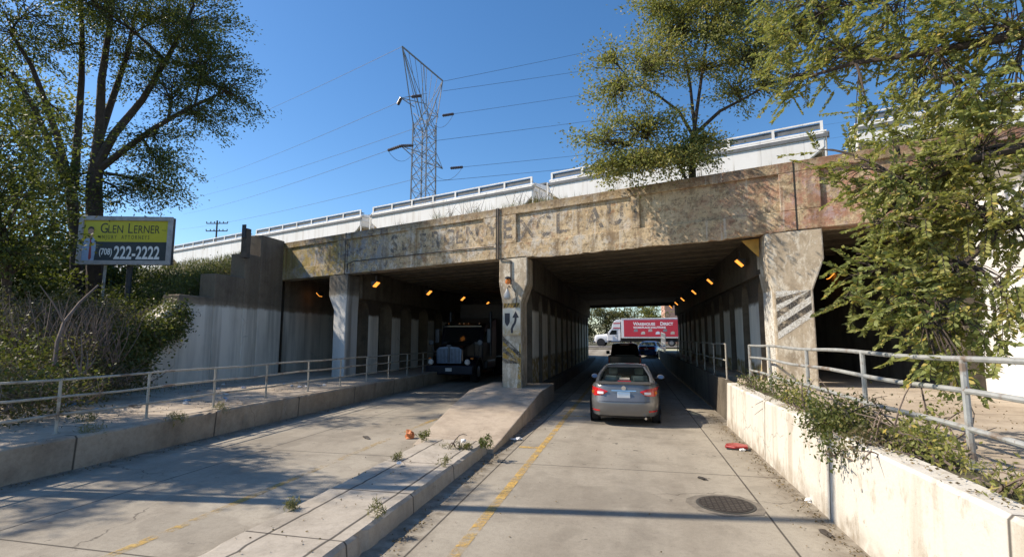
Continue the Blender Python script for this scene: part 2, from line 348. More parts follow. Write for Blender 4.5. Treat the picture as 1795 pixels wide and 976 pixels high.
M['leafB'] = leafmat('leaf_bramble', [(0, (.05, .06, .025)), (.4, (.09, .09, .035)), (.8, (.15, .12, .06)), (1, (.20, .14, .09))], .25)
M['leafG'] = leafmat('leaf_fresh_green', [(0, (.05, .075, .02)), (.5, (.08, .115, .03)), (.9, (.14, .15, .05)), (1, (.25, .2, .06))], .3)
M['leafFar'] = leafmat('leaf_far', [(0, (.08, .085, .035)), (.5, (.13, .125, .05)), (1, (.20, .17, .07))], .25)
M['bark'] = plain('bark', (.075, .055, .042), .95, 0, .4, 5, bump=.6)
M['stick'] = plain('dead_wood', (.20, .15, .12), .95, 0, .35, 5)
M['grass'] = leafmat('grass_blades', [(0, (.09, .10, .03)), (.5, (.16, .155, .055)), (1, (.30, .25, .12))], .25)
def soil():
    k = NB('embankment_soil'); c = k.mix(k.step(k.noise(1.2, det=8), .35, .65), (.07, .055, .035), (.10, .105, .04))
    c = k.mix(k.mul(k.step(k.noise(9, det=8), .5, .7), .6), c, (.17, .13, .09)); k.bump(k.noise(8, det=9), .8, .08); return k.fin(c, .95)
M['soil'] = soil()

def text(s, size, mat, name, parent, T, ext=.0, sx=1.0, align='LEFT', sp=1.0, bold=0.0):
    cu = bpy.data.curves.new(name, 'FONT'); cu.body = s; cu.size = size; cu.align_x = align; cu.extrude = ext; cu.space_character = sp; cu.offset = bold
    cu.resolution_u = 3
    o = bpy.data.objects.new(name, cu); COL.objects.link(o); bpy.context.view_layer.update()
    me = bpy.data.meshes.new_from_object(o); bpy.data.objects.remove(o); bpy.data.curves.remove(cu)
    mb = MB(); mb.add([T((v.co.x * sx, v.co.y, v.co.z)) for v in me.vertices], [tuple(p.vertices) for p in me.polygons])
    return mb.build(name, mat, parent, fix=False)

def rough(mb, poly, y0, y1, step=.12, amp=.006, chips=.02, seed=0, loose=None):
    """extrude a cross-section (x,z) along y in short lengths; the corners in `loose` wander and chip"""
    r_ = random.Random(seed); n = max(2, int((y1 - y0) / step)); m_ = len(poly); k0 = len(mb.v); dx = [0.0] * m_; dz = [0.0] * m_
    cx = sum(p[0] for p in poly) / m_; cz = sum(p[1] for p in poly) / m_
    for i in range(n + 1):
        y = y0 + (y1 - y0) * i / n
        for j, (x, z) in enumerate(poly):
            if loose is None or j in loose:
                dx[j] = dx[j] * .7 + r_.uniform(-amp, amp); dz[j] = dz[j] * .7 + r_.uniform(-amp, amp) * .6
                ch = r_.random() ** 14 * chips
                mb.v.append((x + dx[j] + math.copysign(ch, cx - x), y, z + dz[j] - ch * .8))
            else: mb.v.append((x, y, z))
    for i in range(n):
        for j in range(m_):
            a = k0 + i * m_ + j; b = k0 + i * m_ + (j + 1) % m_; mb.f.append((a, b, b + m_, a + m_))
    mb.f.append(tuple(range(k0, k0 + m_))); mb.f.append(tuple(k0 + n * m_ + j for j in range(m_ - 1, -1, -1))); return mb
# ================================================================== THE SETTING
def struct(o): o['kind'] = 'structure'; return o
# ground sheet
g = MB()
for (x0, x1, y0, y1) in ((-1500, -16.4, -1500, 62), (7.6, 1500, -1500, 62), (-1500, 1500, 62, 2500), (-16.4, 7.6, -1500, -40)):
    z = .85 if y0 >= 62 else -.06
    g.quad((x0, y0, z), (x1, y0, z), (x1, y1, z), (x0, y1, z))
struct(g.build('ground', M['soil'], fix=False))
# road: flat under the bridge, then climbs to the cross street
ry = [-40, -10, 4, 10, 20, 38, 44, 50, 56, 62, 70, 76]
def rz(y): return 0 if y < 38 else min(.98, (y - 38) / 30 * 1.0)
g = MB()
for i in range(len(ry) - 1):
    a, b = ry[i], ry[i + 1]; g.quad((-9.2, a, rz(a)), (2.45, a, rz(a)), (2.45, b, rz(b)), (-9.2, b, rz(b)))
struct(g.build('road', M['road'], fix=False))
g = MB(); g.quad((-60, 66, .985), (60, 66, .985), (60, 78, .985), (-60, 78, .985))
struct(g.build('cross_street', plain('asphalt', (.22, .2, .175), .9, sc=1, obj=False), fix=False))
def strip(name, mat, x, wd, y0, y1, label):
    g = MB(); n = int((y1 - y0) / 2) + 1
    for i in range(n):
        a = y0 + (y1 - y0) * i / n; b = y0 + (y1 - y0) * (i + 1) / n
        g.quad((x - wd / 2, a, rz(a) + .005), (x + wd / 2, a, rz(a) + .005), (x + wd / 2, b, rz(b) + .005), (x - wd / 2, b, rz(b) + .005))
    o = g.build(name, mat, fix=False); struct(o); o['label'] = label
strip('road_marking', M['yline'], -1.80, .13, -4, 36, 'worn yellow line in the right lane')
strip('road_marking', M['ylineL'], -5.2, .13, -4, 36, 'worn yellow line in the left lane')
g = MB(); g.quad((-2.3, 14.7, .006), (-1.2, 14.7, .006), (-1.2, 14.82, .006), (-2.3, 14.82, .006))
g.quad((-2.25, 10.35, .006), (-1.87, 10.35, .006), (-1.87, 10.5, .006), (-2.25, 10.5, .006))
struct(g.build('road_marking', M['yline'], fix=False))
# left sidewalk and its kerb wall
g = MB(); g.box(-16.3, -9.4, -6, 48, -.3, .55)
struct(g.build('sidewalk', M['walk']))
g = MB(); rough(g, [(-9.4, -.3), (-9.18, -.3), (-9.125, .52), (-9.16, .556), (-9.4, .556)], -6, 48, seed=1, loose=(2, 3), chips=.035)
struct(g.build('sidewalk_kerb', M['kerb']))
# right raised sidewalk
g = MB(); g.box(3.0, 7.3, -6, 48, -.3, 1.02)
struct(g.build('sidewalk', M['walk']))
g = MB(); g.box(2.62, 3.0, -6, 14.6, -.3, 1.0); struct(g.build('verge_soil', M['soil']))
t = thing('retaining_wall', 'low white painted concrete wall edging the raised right sidewalk', 'wall', (2.3, 8, 0))
g = MB(); rough(g, [(2.62, -.3), (2.30, -.3), (2.35, 1.03), (2.38, 1.06), (2.62, 1.06)], -6, 14.1, step=.3, seed=2, loose=(2, 3, 4), chips=.02, amp=.005); g.build('wall_body', M['rwall'], t)
g = MB(); g.box(2.5, 2.62, 14.1, 48, -.3, 1.03); g.build('tunnel_section', M['inner'], t)  # stretch in the bridge's shadow, its shade put into a darker material
# median: low slab, then a ramped block carrying the centre pillars
t = g = MB(); rough(g, [(-3.92, -.3), (-3.92, .20), (-3.89, .23), (-2.77, .23), (-2.735, .195), (-2.70, -.3)], -6, 9.72, seed=3, loose=(1, 2, 3, 4), chips=.04, amp=.005); struct(g.build('median', M['median']))
g = MB()
prof = [(9.74, .10), (10.3, .14), (13.2, .38), (15.6, .57), (18.5, .57), (48, .57)]
L = [(9.75, -4.25), (10.3, -4.32), (13.2, -4.7), (15.6, -4.95), (18.5, -4.95), (48, -4.95)]
rr = [-2.60, -2.60, -2.64, -2.68, -2.70, -3.3]
vs_, fs_ = [], []
for (y, z), (_, xl), xr in zip(prof[:5], L, rr): vs_ += [(xl, y, -.2), (xl, y, z), (xr, y, z), (xr, y, -.2)]
for i in range(4):
    for j in range(3): fs_.append((i * 4 + j, i * 4 + j + 1, i * 4 + j + 5, i * 4 + j + 4))
fs_ += [(0, 1, 2, 3), (19, 18, 17, 16)]
g.add(vs_, fs_); struct(g.build('median_ramp', M['ramp'], bevel=.02))
g = MB(); g.box(-4.6, -3.1, 18.5, 47, -.2, .45); struct(g.build('median_plinth', M['inner']))

# ------------------------------------------------------------------ embankments
def emb(x, y):
    t = -((Vector((x, y, 0)) - P0).dot(IV)); n = math.sin(x * 1.3) * .15 + math.sin(y * 1.9 + x) * .12
    z = 6.35 - .68 * max(t, -3)
    if t < 0: z = 6.25
    return min(6.25, max(.45, z) + n * (1 if t > .5 else 0))
def hf(xs, ys, f):
    g = MB(); nx, ny = len(xs), len(ys)
    g.v = [(x, y, f(x, y)) for y in ys for x in xs]
    g.f = [(j * nx + i, j * nx + i + 1, (j + 1) * nx + i + 1, (j + 1) * nx + i) for j in range(ny - 1) for i in range(nx - 1)]
    return g
g = hf(list(np.linspace(-90, -16.35, 80)), list(np.linspace(-8, 62, 80)), emb); struct(g.build('embankment', M['soil'], smooth=True, fix=False))
g = hf(list(np.linspace(7.65, 60, 60)), list(np.linspace(-8, 45, 60)), lambda x, y: emb(x, y) + .3 if emb(x, y) < 6 else 6.25); struct(g.build('embankment', M['soil'], smooth=True, fix=False))

# ================================================================== THE VIADUCT
br = thing('railway_viaduct', 'weathered concrete railway viaduct spanning both lanes with peeling painted lettering on its face', 'bridge', tuple(P0))
SL, SR = -13.2, 14.0
ZB, ZT = 4.86, 6.62
g = MB(); g.box(SL, SR, .07, .55, ZB + .002, ZT - .002, BT)
panels = [(-12.6, -8.9), (-8.3, -4.75), (-4.35, -1.15), (.2, 4.2), (4.46, 8.1), (9.0, 12.6)]
g.box(SL, SR, 0, .068, 6.34, ZT, BT); g.box(SL, SR, 0, .068, ZB, 5.36, BT)
e = [SL] + [v for p in panels for v in p] + [SR]
for i in range(0, len(e), 2): g.box(e[i], e[i + 1], 0, .068, 5.362, 6.338, BT)
g.build('fascia', M['fascia'], br, bevel=.018)
for s_ in (-8.35, -.60, 8.45): MB().box(s_ - .018, s_ + .018, -.006, .02, ZB - .01, ZT + .01, BT).build('expansion_joint', M['tar'], br)
# spalled underside lip of the fascia: ragged lumps along the lower edge
g = MB(); r2 = random.Random(3); n_ = 130; zz_ = .03
for i in range(n_ + 1):
    s_ = .6 + 7.6 * i / n_; zz_ = min(.075, max(.0, zz_ + r2.uniform(-.022, .022))); dz = zz_ + r2.uniform(0, .018)
    g.v += [BT((s_, -.004, ZB + .05)), BT((s_, .006, ZB - dz)), BT((s_, .20, ZB - dz * .8)), BT((s_, .5, ZB + .001))]
for i in range(n_):
    for j in range(3): g.f.append((i * 4 + j, i * 4 + j + 1, i * 4 + j + 5, i * 4 + j + 4))
g.build('spalled_edge', M['fascia'], br, fix=False)
def s_at(x, o): return (x - P0.x - o * math.sin(BA)) / math.cos(BA)
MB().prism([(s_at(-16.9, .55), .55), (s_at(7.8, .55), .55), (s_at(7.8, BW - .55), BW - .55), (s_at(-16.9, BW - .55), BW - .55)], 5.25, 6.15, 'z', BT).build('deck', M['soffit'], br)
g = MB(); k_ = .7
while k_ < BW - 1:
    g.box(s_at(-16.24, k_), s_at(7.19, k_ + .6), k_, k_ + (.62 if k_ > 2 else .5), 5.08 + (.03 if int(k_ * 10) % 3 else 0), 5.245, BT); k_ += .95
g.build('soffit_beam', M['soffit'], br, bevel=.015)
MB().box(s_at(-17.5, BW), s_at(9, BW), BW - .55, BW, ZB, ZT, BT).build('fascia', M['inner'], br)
g = MB(); g.box(-90, 16, 1.2, BW - 1, 6.152, 6.26, BT); g.build('ballast', M['soil'], br)

def xb(mb, x0, x1, y0, y1, z0, z1, k=math.tan(BA)):       # box skewed so its front runs parallel to the face
    sh = lambda p: (p[0], p[1] - (p[0] - (x0 + x1) / 2) * k, p[2])
    return mb.box(x0, x1, y0, y1, z0, z1, sh)
# abutments
g = MB(); yL = face_y(-16.5)
g.add([(x, (face_y(x) + .6) if a == 0 else face_y(x) + 31, z) for z in (.3, 5.24) for a in (0, 1) for x in (-16.9, -16.25)],
      [(0, 2, 3, 1), (4, 5, 7, 6), (0, 1, 5, 4), (2, 6, 7, 3), (0, 4, 6, 2), (1, 3, 7, 5)])
g.build('abutment', M['inner'], br)
MB().add([(x, face_y(x) + (.6 if a == 0 else 5.5), z) for z in (.3, 5.24) for a in (0, 1) for x in (-16.26, -16.2)],
      [(0, 2, 3, 1), (4, 5, 7, 6), (0, 1, 5, 4), (2, 6, 7, 3), (0, 4, 6, 2), (1, 3, 7, 5)]).build('painted_wall_facing', M['lwall'], br)
g = MB()
g.add([(x, (face_y(x) + .6) if a == 0 else face_y(x) + 31, z) for z in (.3, 5.24) for a in (0, 1) for x in (7.2, 7.8)],
      [(0, 2, 3, 1), (4, 5, 7, 6), (0, 1, 5, 4), (2, 6, 7, 3), (0, 4, 6, 2), (1, 3, 7, 5)])
g.build('abutment', M['inner'], br)
# pier rows: arched openings between piers
def pier_row(xc, hw, pitch, depth, n, zb, mat):
    y0 = face_y(xc) + .9 + .35
    for i in range(n):
        a = y0 + .55 + i * pitch; b = a + depth
        m = MB(); m.box(xc - hw, xc + hw, a, b, zb - .2, 3.62)
        # arched shoulders fore and aft
        gap = pitch - depth; st = 5
        for sgn, e_ in ((-1, a), (1, b)):
            poly = [(e_, 3.62)]
            for q in range(st + 1):
                th = q / st * math.pi / 2; poly.append((e_ + sgn * gap / 2 * (1 - math.cos(th)), 3.3 + .55 * math.sin(th)))
            poly.append((e_ + sgn * gap / 2, 3.9)); poly.append((e_, 3.9))
            poly = [(e_, 3.3)] + poly[1:]
            m.prism(poly, xc - hw, xc + hw, 'x')
        m.box(xc - hw, xc + hw, a, b, 3.621, 3.9)
        m.build('pier', mat, br)
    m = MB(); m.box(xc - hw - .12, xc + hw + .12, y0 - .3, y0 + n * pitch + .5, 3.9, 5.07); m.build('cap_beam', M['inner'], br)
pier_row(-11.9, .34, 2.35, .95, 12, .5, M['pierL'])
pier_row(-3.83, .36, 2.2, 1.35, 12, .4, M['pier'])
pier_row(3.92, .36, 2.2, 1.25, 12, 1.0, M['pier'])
# front pillars with flared capitals
def pillar(xc, hw, zb, mat, wl, wr, zcap=3.98):
    y = face_y(xc); f0 = y + .02
    m = MB()
    poly = [(xc - hw, zb - .2), (xc + hw, zb - .2), (xc + hw, 3.35), (xc + hw + wr, zcap), (xc + hw + wr, 4.85), (xc - hw - wl, 4.85), (xc - hw - wl, zcap), (xc - hw, 3.35)]
    T = lambda p: (p[0], p[1] - (p[0] - xc) * math.tan(BA), p[2])
    m.prism(poly, f0, f0 + 1.0, 'y', T); o = m.build('pillar', mat, br, bevel=.035); return o
pl = pillar(-11.95, .36, .5, M['pillarL'], .34, .04)
pc = pillar(-3.83, .35, .5, M['pillar'], .13, .22)
prr = pillar(3.95, .42, 1.0, M['pillar'], .10, .26, 4.1)
def on_pillar(xc):                        # local (x across, z up) -> world point just in front of the pillar face
    y = face_y(xc) + .02
    return lambda p: (xc + p[0], y - p[0] * math.tan(BA) - .004 - p[2], p[1])
def stripes(xc, hw, z0, z1, n, mats, slope, names, parent, thick=.002):
    T = on_pillar(xc); h = (z1 - z0) / n
    for i in range(n):
        m = MB(); zz = z0 + i * h; dz = slope * hw * 2
        pts = [(-hw, zz), (hw, zz + dz), (hw, zz + dz + h), (-hw, zz + h)]
        pts = [(x, min(max(z, z0), z1)) for x, z in pts]
        m.add([T((x, z, thick)) for x, z in pts], [(0, 1, 2, 3)]); m.build('warning_stripe', mats[i % 2], parent, fix=False)
stripes(3.95, .36, 2.15, 3.35, 7, (M['stripew'], M['striped']), .75, None, prr)
stripes(-3.83, .33, 1.35, 2.25, 5, (M['striped'], M['stripey']), -.85, None, pc)
# sunlit side of the right pillar: the sun's brightness put in as white
m = MB(); y = face_y(3.53); m.quad((3.526, y + .06, 1.0), (3.526, y + .95, 1.0), (3.526, y + .95, 3.4), (3.526, y + .06, 3.4)); m.build('sunlit_flank', M['stripew'], prr, fix=False)
m = MB(); T = on_pillar(-3.83); m.add([T(p) for p in ((.20, .56, .002), (.34, .56, .002), (.34, 2.0, .002), (.28, 2.0, .002))], [(0, 1, 2, 3)]); m.build('painted_edge', M['stripey'], pc, fix=False)
# dark band painted over sign
m = MB(); T = on_pillar(-3.83)
for i in range(5):
    a = -.31 + i * .12; m.add([T(p) for p in ((a, 3.19, .003), (a + .06, 3.19, .003), (a + .12, 3.33, .003), (a + .06, 3.33, .003))], [(0, 1, 2, 3)])
m.build('warning_stripe', M['striped'], pc, fix=False)
m = MB(); m.add([T(p) for p in ((-.3, 3.185, .001), (.3, 3.185, .001), (.3, 3.335, .001), (-.3, 3.335, .001))], [(0, 1, 2, 3)]); m.build('warning_band', M['stripey'], pc, fix=False)
# faded writing on the face
def on_face(s0, z0, off=-.004): return lambda p: BT((s0 + p[0], off, z0 + p[1]))
for s_, z_, st, sz, mt, o_ in ((-5.75, 5.55, 'S', .95, 'ghost', .064), (-5.15, 5.6, 'L', .8, 'ghost', .064), (-4.2, 5.62, 'E', .7, 'ghost', .064), (-3.62, 5.58, 'R', .78, 'ghost', .064), (-3.02, 5.58, 'G', .78, 'ghost', .064),
    (-2.45, 5.6, 'E', .7, 'ghost', .064), (-2.0, 5.58, 'N', .8, 'ghost', .064), (-1.55, 5.55, 'C', .8, 'ghost', .064), (-1.02, 5.52, 'Y', .9, 'ghost', -.004),
    (-.35, 5.55, 'E', .85, 'ghost', -.004), (.3, 5.5, 'X', .85, 'ghost', .064), (.92, 5.5, 'C', .9, 'ghost', .064), (1.65, 5.52, 'L', .85, 'ghost', .064), (2.75, 5.55, 'A', .85, 'ghost', .064), (3.4, 5.58, 'U', .85, 'ghost', .064), (4.23, 5.6, 'I', .85, 'ghost', -.004)):
    text(st, sz * 1.05, M[mt], 'faded_letter', br, on_face(s_, z_, o_), sx=.9, bold=.02)
for s_, z_, st, sz in ((-8.75, 5.75, 'NE', .42), (-7.9, 5.55, '/', .7), (-7.3, 5.9, 'U', .36), (-7.0, 5.9, 'HER', .34), (-7.6, 5.5, 'NUOR', .26)):
    text(st, sz, M['ghostw'], 'faded_letter', br, on_face(s_, z_, -.004 if st == 'NE' else .064), sx=1, bold=.012)

# wing walls
t = thing('wing_wall', 'stepped grey concrete wing wall left of the viaduct, white below and sooty above', 'wall', (-16, 17, .5))
g = MB()
for y0, y1, z in ((19.35, 20.9, 6.72), (18.45, 19.345, 5.75), (16.9, 18.445, 4.7), (15.3, 16.895, 3.75)): g.box(-16.6, -15.85, y0, y1, .3, z)
g.prism([(15.295, .3), (15.295, 3.4), (13.2, 2.0), (11.6, 1.0), (11.6, .3)], -16.6, -15.85, 'x')
g.build('wall_body', M['lwall'], t, bevel=.04)
t = thing('wing_wall', 'tall sunlit white wall behind the leaves at the right edge', 'wall', (7.5, 9, 1))
g = MB(); g.prism([(12.8, .3), (12.8, 6.3), (11.5, 5.6), (6.0, 2.9), (2, 1.6), (2, .3)], 7.2, 7.75, 'x'); g.build('wall_body', M['rwing'], t, bevel=.03)

# ------------------------------------------------------------------ railings
def railing(name, label, x, posts, zf, rails, mat, r=.025, ends=True):
    t = thing(name, label, 'railing', (x, posts[0], zf))
    for y in posts:
        m = MB(); m.tube([(x, y, zf), (x, y, rails[0])], r * 1.15, 8); m.build('post', mat, t, smooth=True)
        m = MB(); m.lathe([(.055, zf), (.055, zf + .012)], (x, y, 0), n=10); m.build('base_plate', mat, t)
    for z in rails:
        m = MB(); pts = [(x, y, z + .012 * math.sin(y * 1.7 + z * 3)) for y in np.linspace(posts[0], posts[-1], 30)]
        m.tube(pts, r, 8); m.build('rail', mat, t, smooth=True)
    return t
railing('pipe_railing', 'three rail pipe railing along the left sidewalk', -9.7, [-1.8, 0, 1.8, 3.6, 5.35, 7.08, 8.78, 10.52, 12.32, 14.2, 16.0, 17.8, 19.6, 21.4, 23.2, 25, 26.8, 28.6, 30.4], .55, [1.47, 1.17, .86], M['galvw'], r=.022)
railing('pipe_railing', 'galvanised railing on top of the white right wall', 3.0, [1.2, 3.4, 5.62, 7.75, 9.98, 12.5, 14.45], 1.02, [2.0, 1.70, 1.36], M['galv'], r=.027)
railing('pipe_railing', 'dark railing deep inside the right tunnel', 2.62, [15.6, 17.8, 20.0, 22.2, 24.4, 26.6, 28.8, 31], 1.03, [2.0, 1.55], M['galvw'], r=.02)

# ------------------------------------------------------------------ tunnel lamps
def lamp(label):
    t = thing('tunnel_lamp', label, 'lamp', (0, 0, 0), 0, 'sodium lamps lighting the tunnels')
    m = MB(); m.prism([(-.10, .11), (.13, .11), (.13, -.08), (.10, -.10)], -.17, .17, 'y'); m.build('housing', M['dsteel'], t, local=True, bevel=.012)
    m = MB(); m.prism([(-.098, .085), (.082, -.093), (.064, -.112), (-.118, .066)], -.13, .13, 'y'); m.build('lens', M['lamp'], t, local=True)
    m = MB(); m.tube([(0, 0, .1), (0, 0, .34)], .02, 6); m.build('bracket', M['dsteel'], t, local=True)
    return t
lamps = []
ordn = ['first and nearest', 'second', 'third', 'fourth', 'fifth', 'sixth', 'seventh', 'eighth']
spots = []
for i, (u, v) in enumerate([(1297, 466), (1245, 497), (1217, 515), (1197, 527), (1186, 534)]):
    p = at_z(u, v, 4.28); spots.append((p, 1, 'glowing amber lamp, %s from the viewer in the row over the right lane' % ordn[i]))
spots.append((Vector((2.9, 38.5, 4.3)), 1, 'glowing amber lamp, last of the row over the right lane by the tunnel exit'))
for i, (u, v) in enumerate([(659, 502), (752, 516), (811, 526), (854, 534)]):
    p = at_z(u, v, 4.28); spots.append((p, -1, 'glowing amber lamp, %s from the viewer in the row over the left lane' % ordn[i]))
spots.append((at_z(560, 519, 4.3), 1, 'glowing amber lamp over the left sidewalk beside the white pillar'))
spots.append((at_z(1455, 488, 4.3), -1, 'glowing amber lamp over the right sidewalk behind the striped pillar'))
proto = None
for p, sg, lb in spots:
    if proto is None: proto = lamp(lb); o = proto
    else: o = copy_tree(proto)
    o['label'] = lb; o.location = (p.x, p.y, p.z + .09); o.rotation_euler = (0, 0, 0 if sg > 0 else math.pi)

# ------------------------------------------------------------------ fittings on the centre pillar
T = on_pillar(-3.83)
t = thing('keep_right_sign', 'worn white sign with black divider and curved arrow on the centre pillar', 'sign', T((0, 2.7, .02)))
m = MB(); m.add([T(p) for p in [(-.33, 2.27, .01), (.33, 2.27, .01), (.33, 3.15, .01), (-.33, 3.15, .01), (-.33, 2.27, .03), (.33, 2.27, .03), (.33, 3.15, .03), (-.33, 3.15, .03)]],
    [(0, 1, 2, 3), (4, 5, 6, 7), (0, 1, 5, 4), (1, 2, 6, 5), (2, 3, 7, 6), (3, 0, 4, 7)])
def signm():
    k = NB('sign_face'); z = k.xyz()[2]
    c = k.mix(k.step(k.noise(4, det=8), .4, .7), (.62, .60, .52), (.50, .46, .36))
    return k.fin(k.mix(k.mul(k.step(z, 2.75, 2.3), k.step(k.noise(6), .3, .6)), c, (.42, .28, .10)), .5)
m.build('plate', signm(), t, bevel=.004)
def flat(name, pts, mat, par, T, off):
    m = MB(); m.add([T((x, z, off)) for x, z in pts] + [T((x, z, off + .003)) for x, z in pts], [tuple(range(len(pts))), tuple(range(2 * len(pts) - 1, len(pts) - 1, -1))]); return m.build(name, mat, par, fix=False)
ink = plain('sign_ink', (.035, .035, .045), .6)
flat('divider_symbol', [(-.25, 3.0), (-.06, 3.0), (-.06, 2.72), (-.09, 2.64), (-.155, 2.56), (-.22, 2.64), (-.25, 2.72)], ink, t, T, .033)
cpts = [(.02, 2.34), (.015, 2.48), (.06, 2.58), (.12, 2.66), (.15, 2.76), (.155, 2.86)]
pl_, pr_ = [], []
for i, (x, z) in enumerate(cpts):
    a = cpts[max(i - 1, 0)]; b = cpts[min(i + 1, 5)]; d = Vector((b[0] - a[0], b[1] - a[1])).normalized(); pl_.append((x - d.y * .04, z + d.x * .04)); pr_.append((x + d.y * .04, z - d.x * .04))
m = MB(); vs_ = [T((x, z, .034)) for x, z in pl_ + pr_]; m.add(vs_, [(i, i + 1, i + 7, i + 6) for i in range(5)]); m.add([T(p) for p in ((.03, 2.84, .034), (.155, 3.06, .034), (.28, 2.84, .034))], [(0, 1, 2)])
m.build('arrow_symbol', ink, t, fix=False)
t = thing('warning_light', 'small amber warning light under a conduit on the centre pillar', 'lamp', T((-.1, 4.05, .1)))
m = MB(); m.lathe([(.03, 0), (.085, .03), (.09, .10), (.06, .17), (.02, .19)], T((-.1, 3.95, .16)), n=14); m.build('lens', M['amberlens'], t, smooth=True)
m = MB(); m.lathe([(.1, 0), (.1, .04), (.05, .07)], T((-.1, 4.14, .16)), n=14); m.build('hood', M['dsteel'], t, smooth=True)
m = MB(); m.tube([T((-.1, 4.16, .0)), T((-.1, 4.16, .16))], .02, 6); m.build('arm', M['dsteel'], t)
t = thing('flood_lamp', 'white bell shaped lamp below the amber light on the centre pillar', 'lamp', T((-.12, 3.6, .1)))
m = MB(); m.lathe([(.035, .22), (.05, .16), (.10, .04), (.115, -.08), (.06, -.14)], T((-.12, 3.58, .17)), n=16); m.build('bell', plain('white_enamel', (.6, .58, .54), .4), t, smooth=True)
m = MB(); m.tube([T((-.12, 3.8, .17)), T((-.08, 3.9, .12)), T((-.04, 3.85, .03))], .018, 6); m.build('arm', M['dsteel'], t)
t = thing('conduit', 'dark conduit pipe running down the joint to the centre pillar lights', 'pipe', BT((-.6, 0, 5)))
m = MB(); m.tube([BT((-.50, -.035, ZT)), BT((-.50, -.035, ZB)), T((-.02, 4.75, .03)), T((-.02, 3.95, .03))], .024, 8); m.build('pipe', M['dsteel'], t, smooth=True)
m = MB(); m.tube([T((.0, 3.9, .02)), T((.12, 3.75, .02)), T((.18, 3.4, .02)), T((.14, 3.2, .02))], .012, 6); m.build('cable', M['dsteel'], t, smooth=True)
t = thing('conduit', 'thin rusty conduit bent across the left end of the viaduct face', 'pipe', BT((-7, 0, 5)))
m = MB(); m.tube([BT((-8.2, -.02, 4.95)), BT((-8.15, -.02, 5.28)), BT((-7.8, -.02, 5.36)), BT((-3, -.03, 5.33)), BT((-.7, -.03, 5.30))], .016, 6); m.build('pipe', M['dsteel'], t, smooth=True)
t = thing('bracket_plate', 'triangular yellow plate beside the top of the striped right pillar', 'plate', (3.3, face_y(3.3) + .3, 4.6))
m = MB(); y = face_y(3.2) + .35; m.prism([(2.95, 4.75), (3.38, 4.8), (3.36, 4.3)], y, y + .03, 'y'); m.build('plate', plain('yellow_plate', (.5, .28, .05), .6), t)

# ================================================================== FREIGHT TRAIN
white = None
def train_mat():
    k = NB('hopper_white_paint', True); x, y, z = k.xyz()
    c = k.mix(k.step(k.noise(.8, st=(1, 1, .3), det=7), .4, .7), (.92, .91, .88), (.82, .80, .75))
    c = k.mix(k.mul(k.step(k.noise(2, st=(1.5, 1, .12), det=8), .52, .7), .5), c, (.46, .38, .27))
    c = k.mix(k.mul(k.band(k.ma('SUBTRACT', k.ma('FRACT', k.ma('DIVIDE', x, 1.53)), .5), 0, .006, .01), .35), c, (.35, .32, .28))
    return k.fin(c, .55)
M['tw'] = train_mat(); M['tb'] = plain('rusty_brown_steel', (.24, .17, .075), .85, 0, .4, 2); M['tg'] = plain('running_board_grey', (.17, .18, .19), .8)
def hopper(label):
    # local frame: x along the car (13 m pitch), y from near side (0) to far side (3.1), z above the deck
    t = thing('hopper_car', label, 'train car', (0, 0, 0), 0, 'white covered hopper cars on the viaduct')
    Lc = 12.45; m = MB(); zr = 4.0
    prof = [(0.28, zr), (Lc - .28, zr), (Lc - .28, zr - .6), (Lc - 2.9, 1.35), (2.9, 1.35), (.28, zr - .6)]
    m.prism(prof, 0, 3.1, 'y'); m.build('hopper_body', M['tw'], t, local=True, bevel=.03)
    m = MB(); m.prism([(.0, zr), (.0, zr + .06), (.15, zr + .14), (1.55, zr + .32), (2.95, zr + .14), (3.1, zr + .06), (3.1, zr)], .2, Lc - .2, 'x'); m.build('roof', M['tw'], t, local=True)
    m = MB(); m.box(.15, Lc - .15, -.05, -.003, zr - .22, zr - .08); m.build('side_sill', M['tg'], t, local=True)
    for e_ in (0, 1):
        X = lambda x: x if e_ == 0 else Lc - x
        a, b = sorted((X(.05), X(.30)))
        m = MB()
        for yy in (.02, .75, 1.5, 2.3, 3.0): m.box(a, a + .06, yy, yy + .07, .95, zr - .02)
        for zz in (1.6, 1.95, 2.3, 2.65, 3.0, 3.35, 3.7): m.box(a + .01, a + .05, .1, .74, zz, zz + .035)
        m.build('ladder', M['tw'], t, local=True)
        m = MB(); m.prism([(X(.40), zr - .75), (X(2.8), 1.5), (X(2.8), 1.3), (X(.40), 1.3)], .12, 2.98, 'y'); m.build('slope_sheet', M['tb'], t, local=True)
        m = MB(); a, b = sorted((X(-.1), X(2.9))); m.box(a, b, .35, 2.75, .85, 1.15)
        m.build('bogie_frame', M['tb'], t, local=True)
        for xo in (.9, 2.5):
            m = MB()
            for yy in (.75, 2.2): m.lathe([(.44, yy), (.44, yy + .12)], (X(xo), 0, .62), 'y', 18)
            m.build('wheel', M['dsteel'], t, local=True)
    m = MB()
    for yy in (.02, 3.02):
        n = 8
        for i in range(n):
            x = .35 + (Lc - .7) * i / (n - 1); m.box(x - .05, x + .05, yy, yy + .05, zr + .06, zr + .40)
        m.box(.3, Lc - .3, yy + .001, yy + .049, zr + .402, zr + .46)
    m.build('roof_posts', M['tw'], t, local=True)
    m = MB(); m.box(.5, Lc - .5, .12, .5, zr + .30, zr + .34); m.box(.1, Lc - .1, 1.2, 1.9, zr + .36, zr + .42); m.box(.3, Lc - .3, .075, .10, zr + .16, zr + .38); m.build('running_board', M['tg'], t, local=True)
    return t
proto = None; CP = 12.9
order = ['farthest white hopper car, seen under the billboard', 'white hopper car emerging from behind the billboard above the slope', 'white hopper car above the stepped wing wall', 'white hopper car with the lattice tower rising behind it',
         'white hopper car behind the tree growing on the viaduct', 'white hopper car mostly hidden by leaves at the right edge']
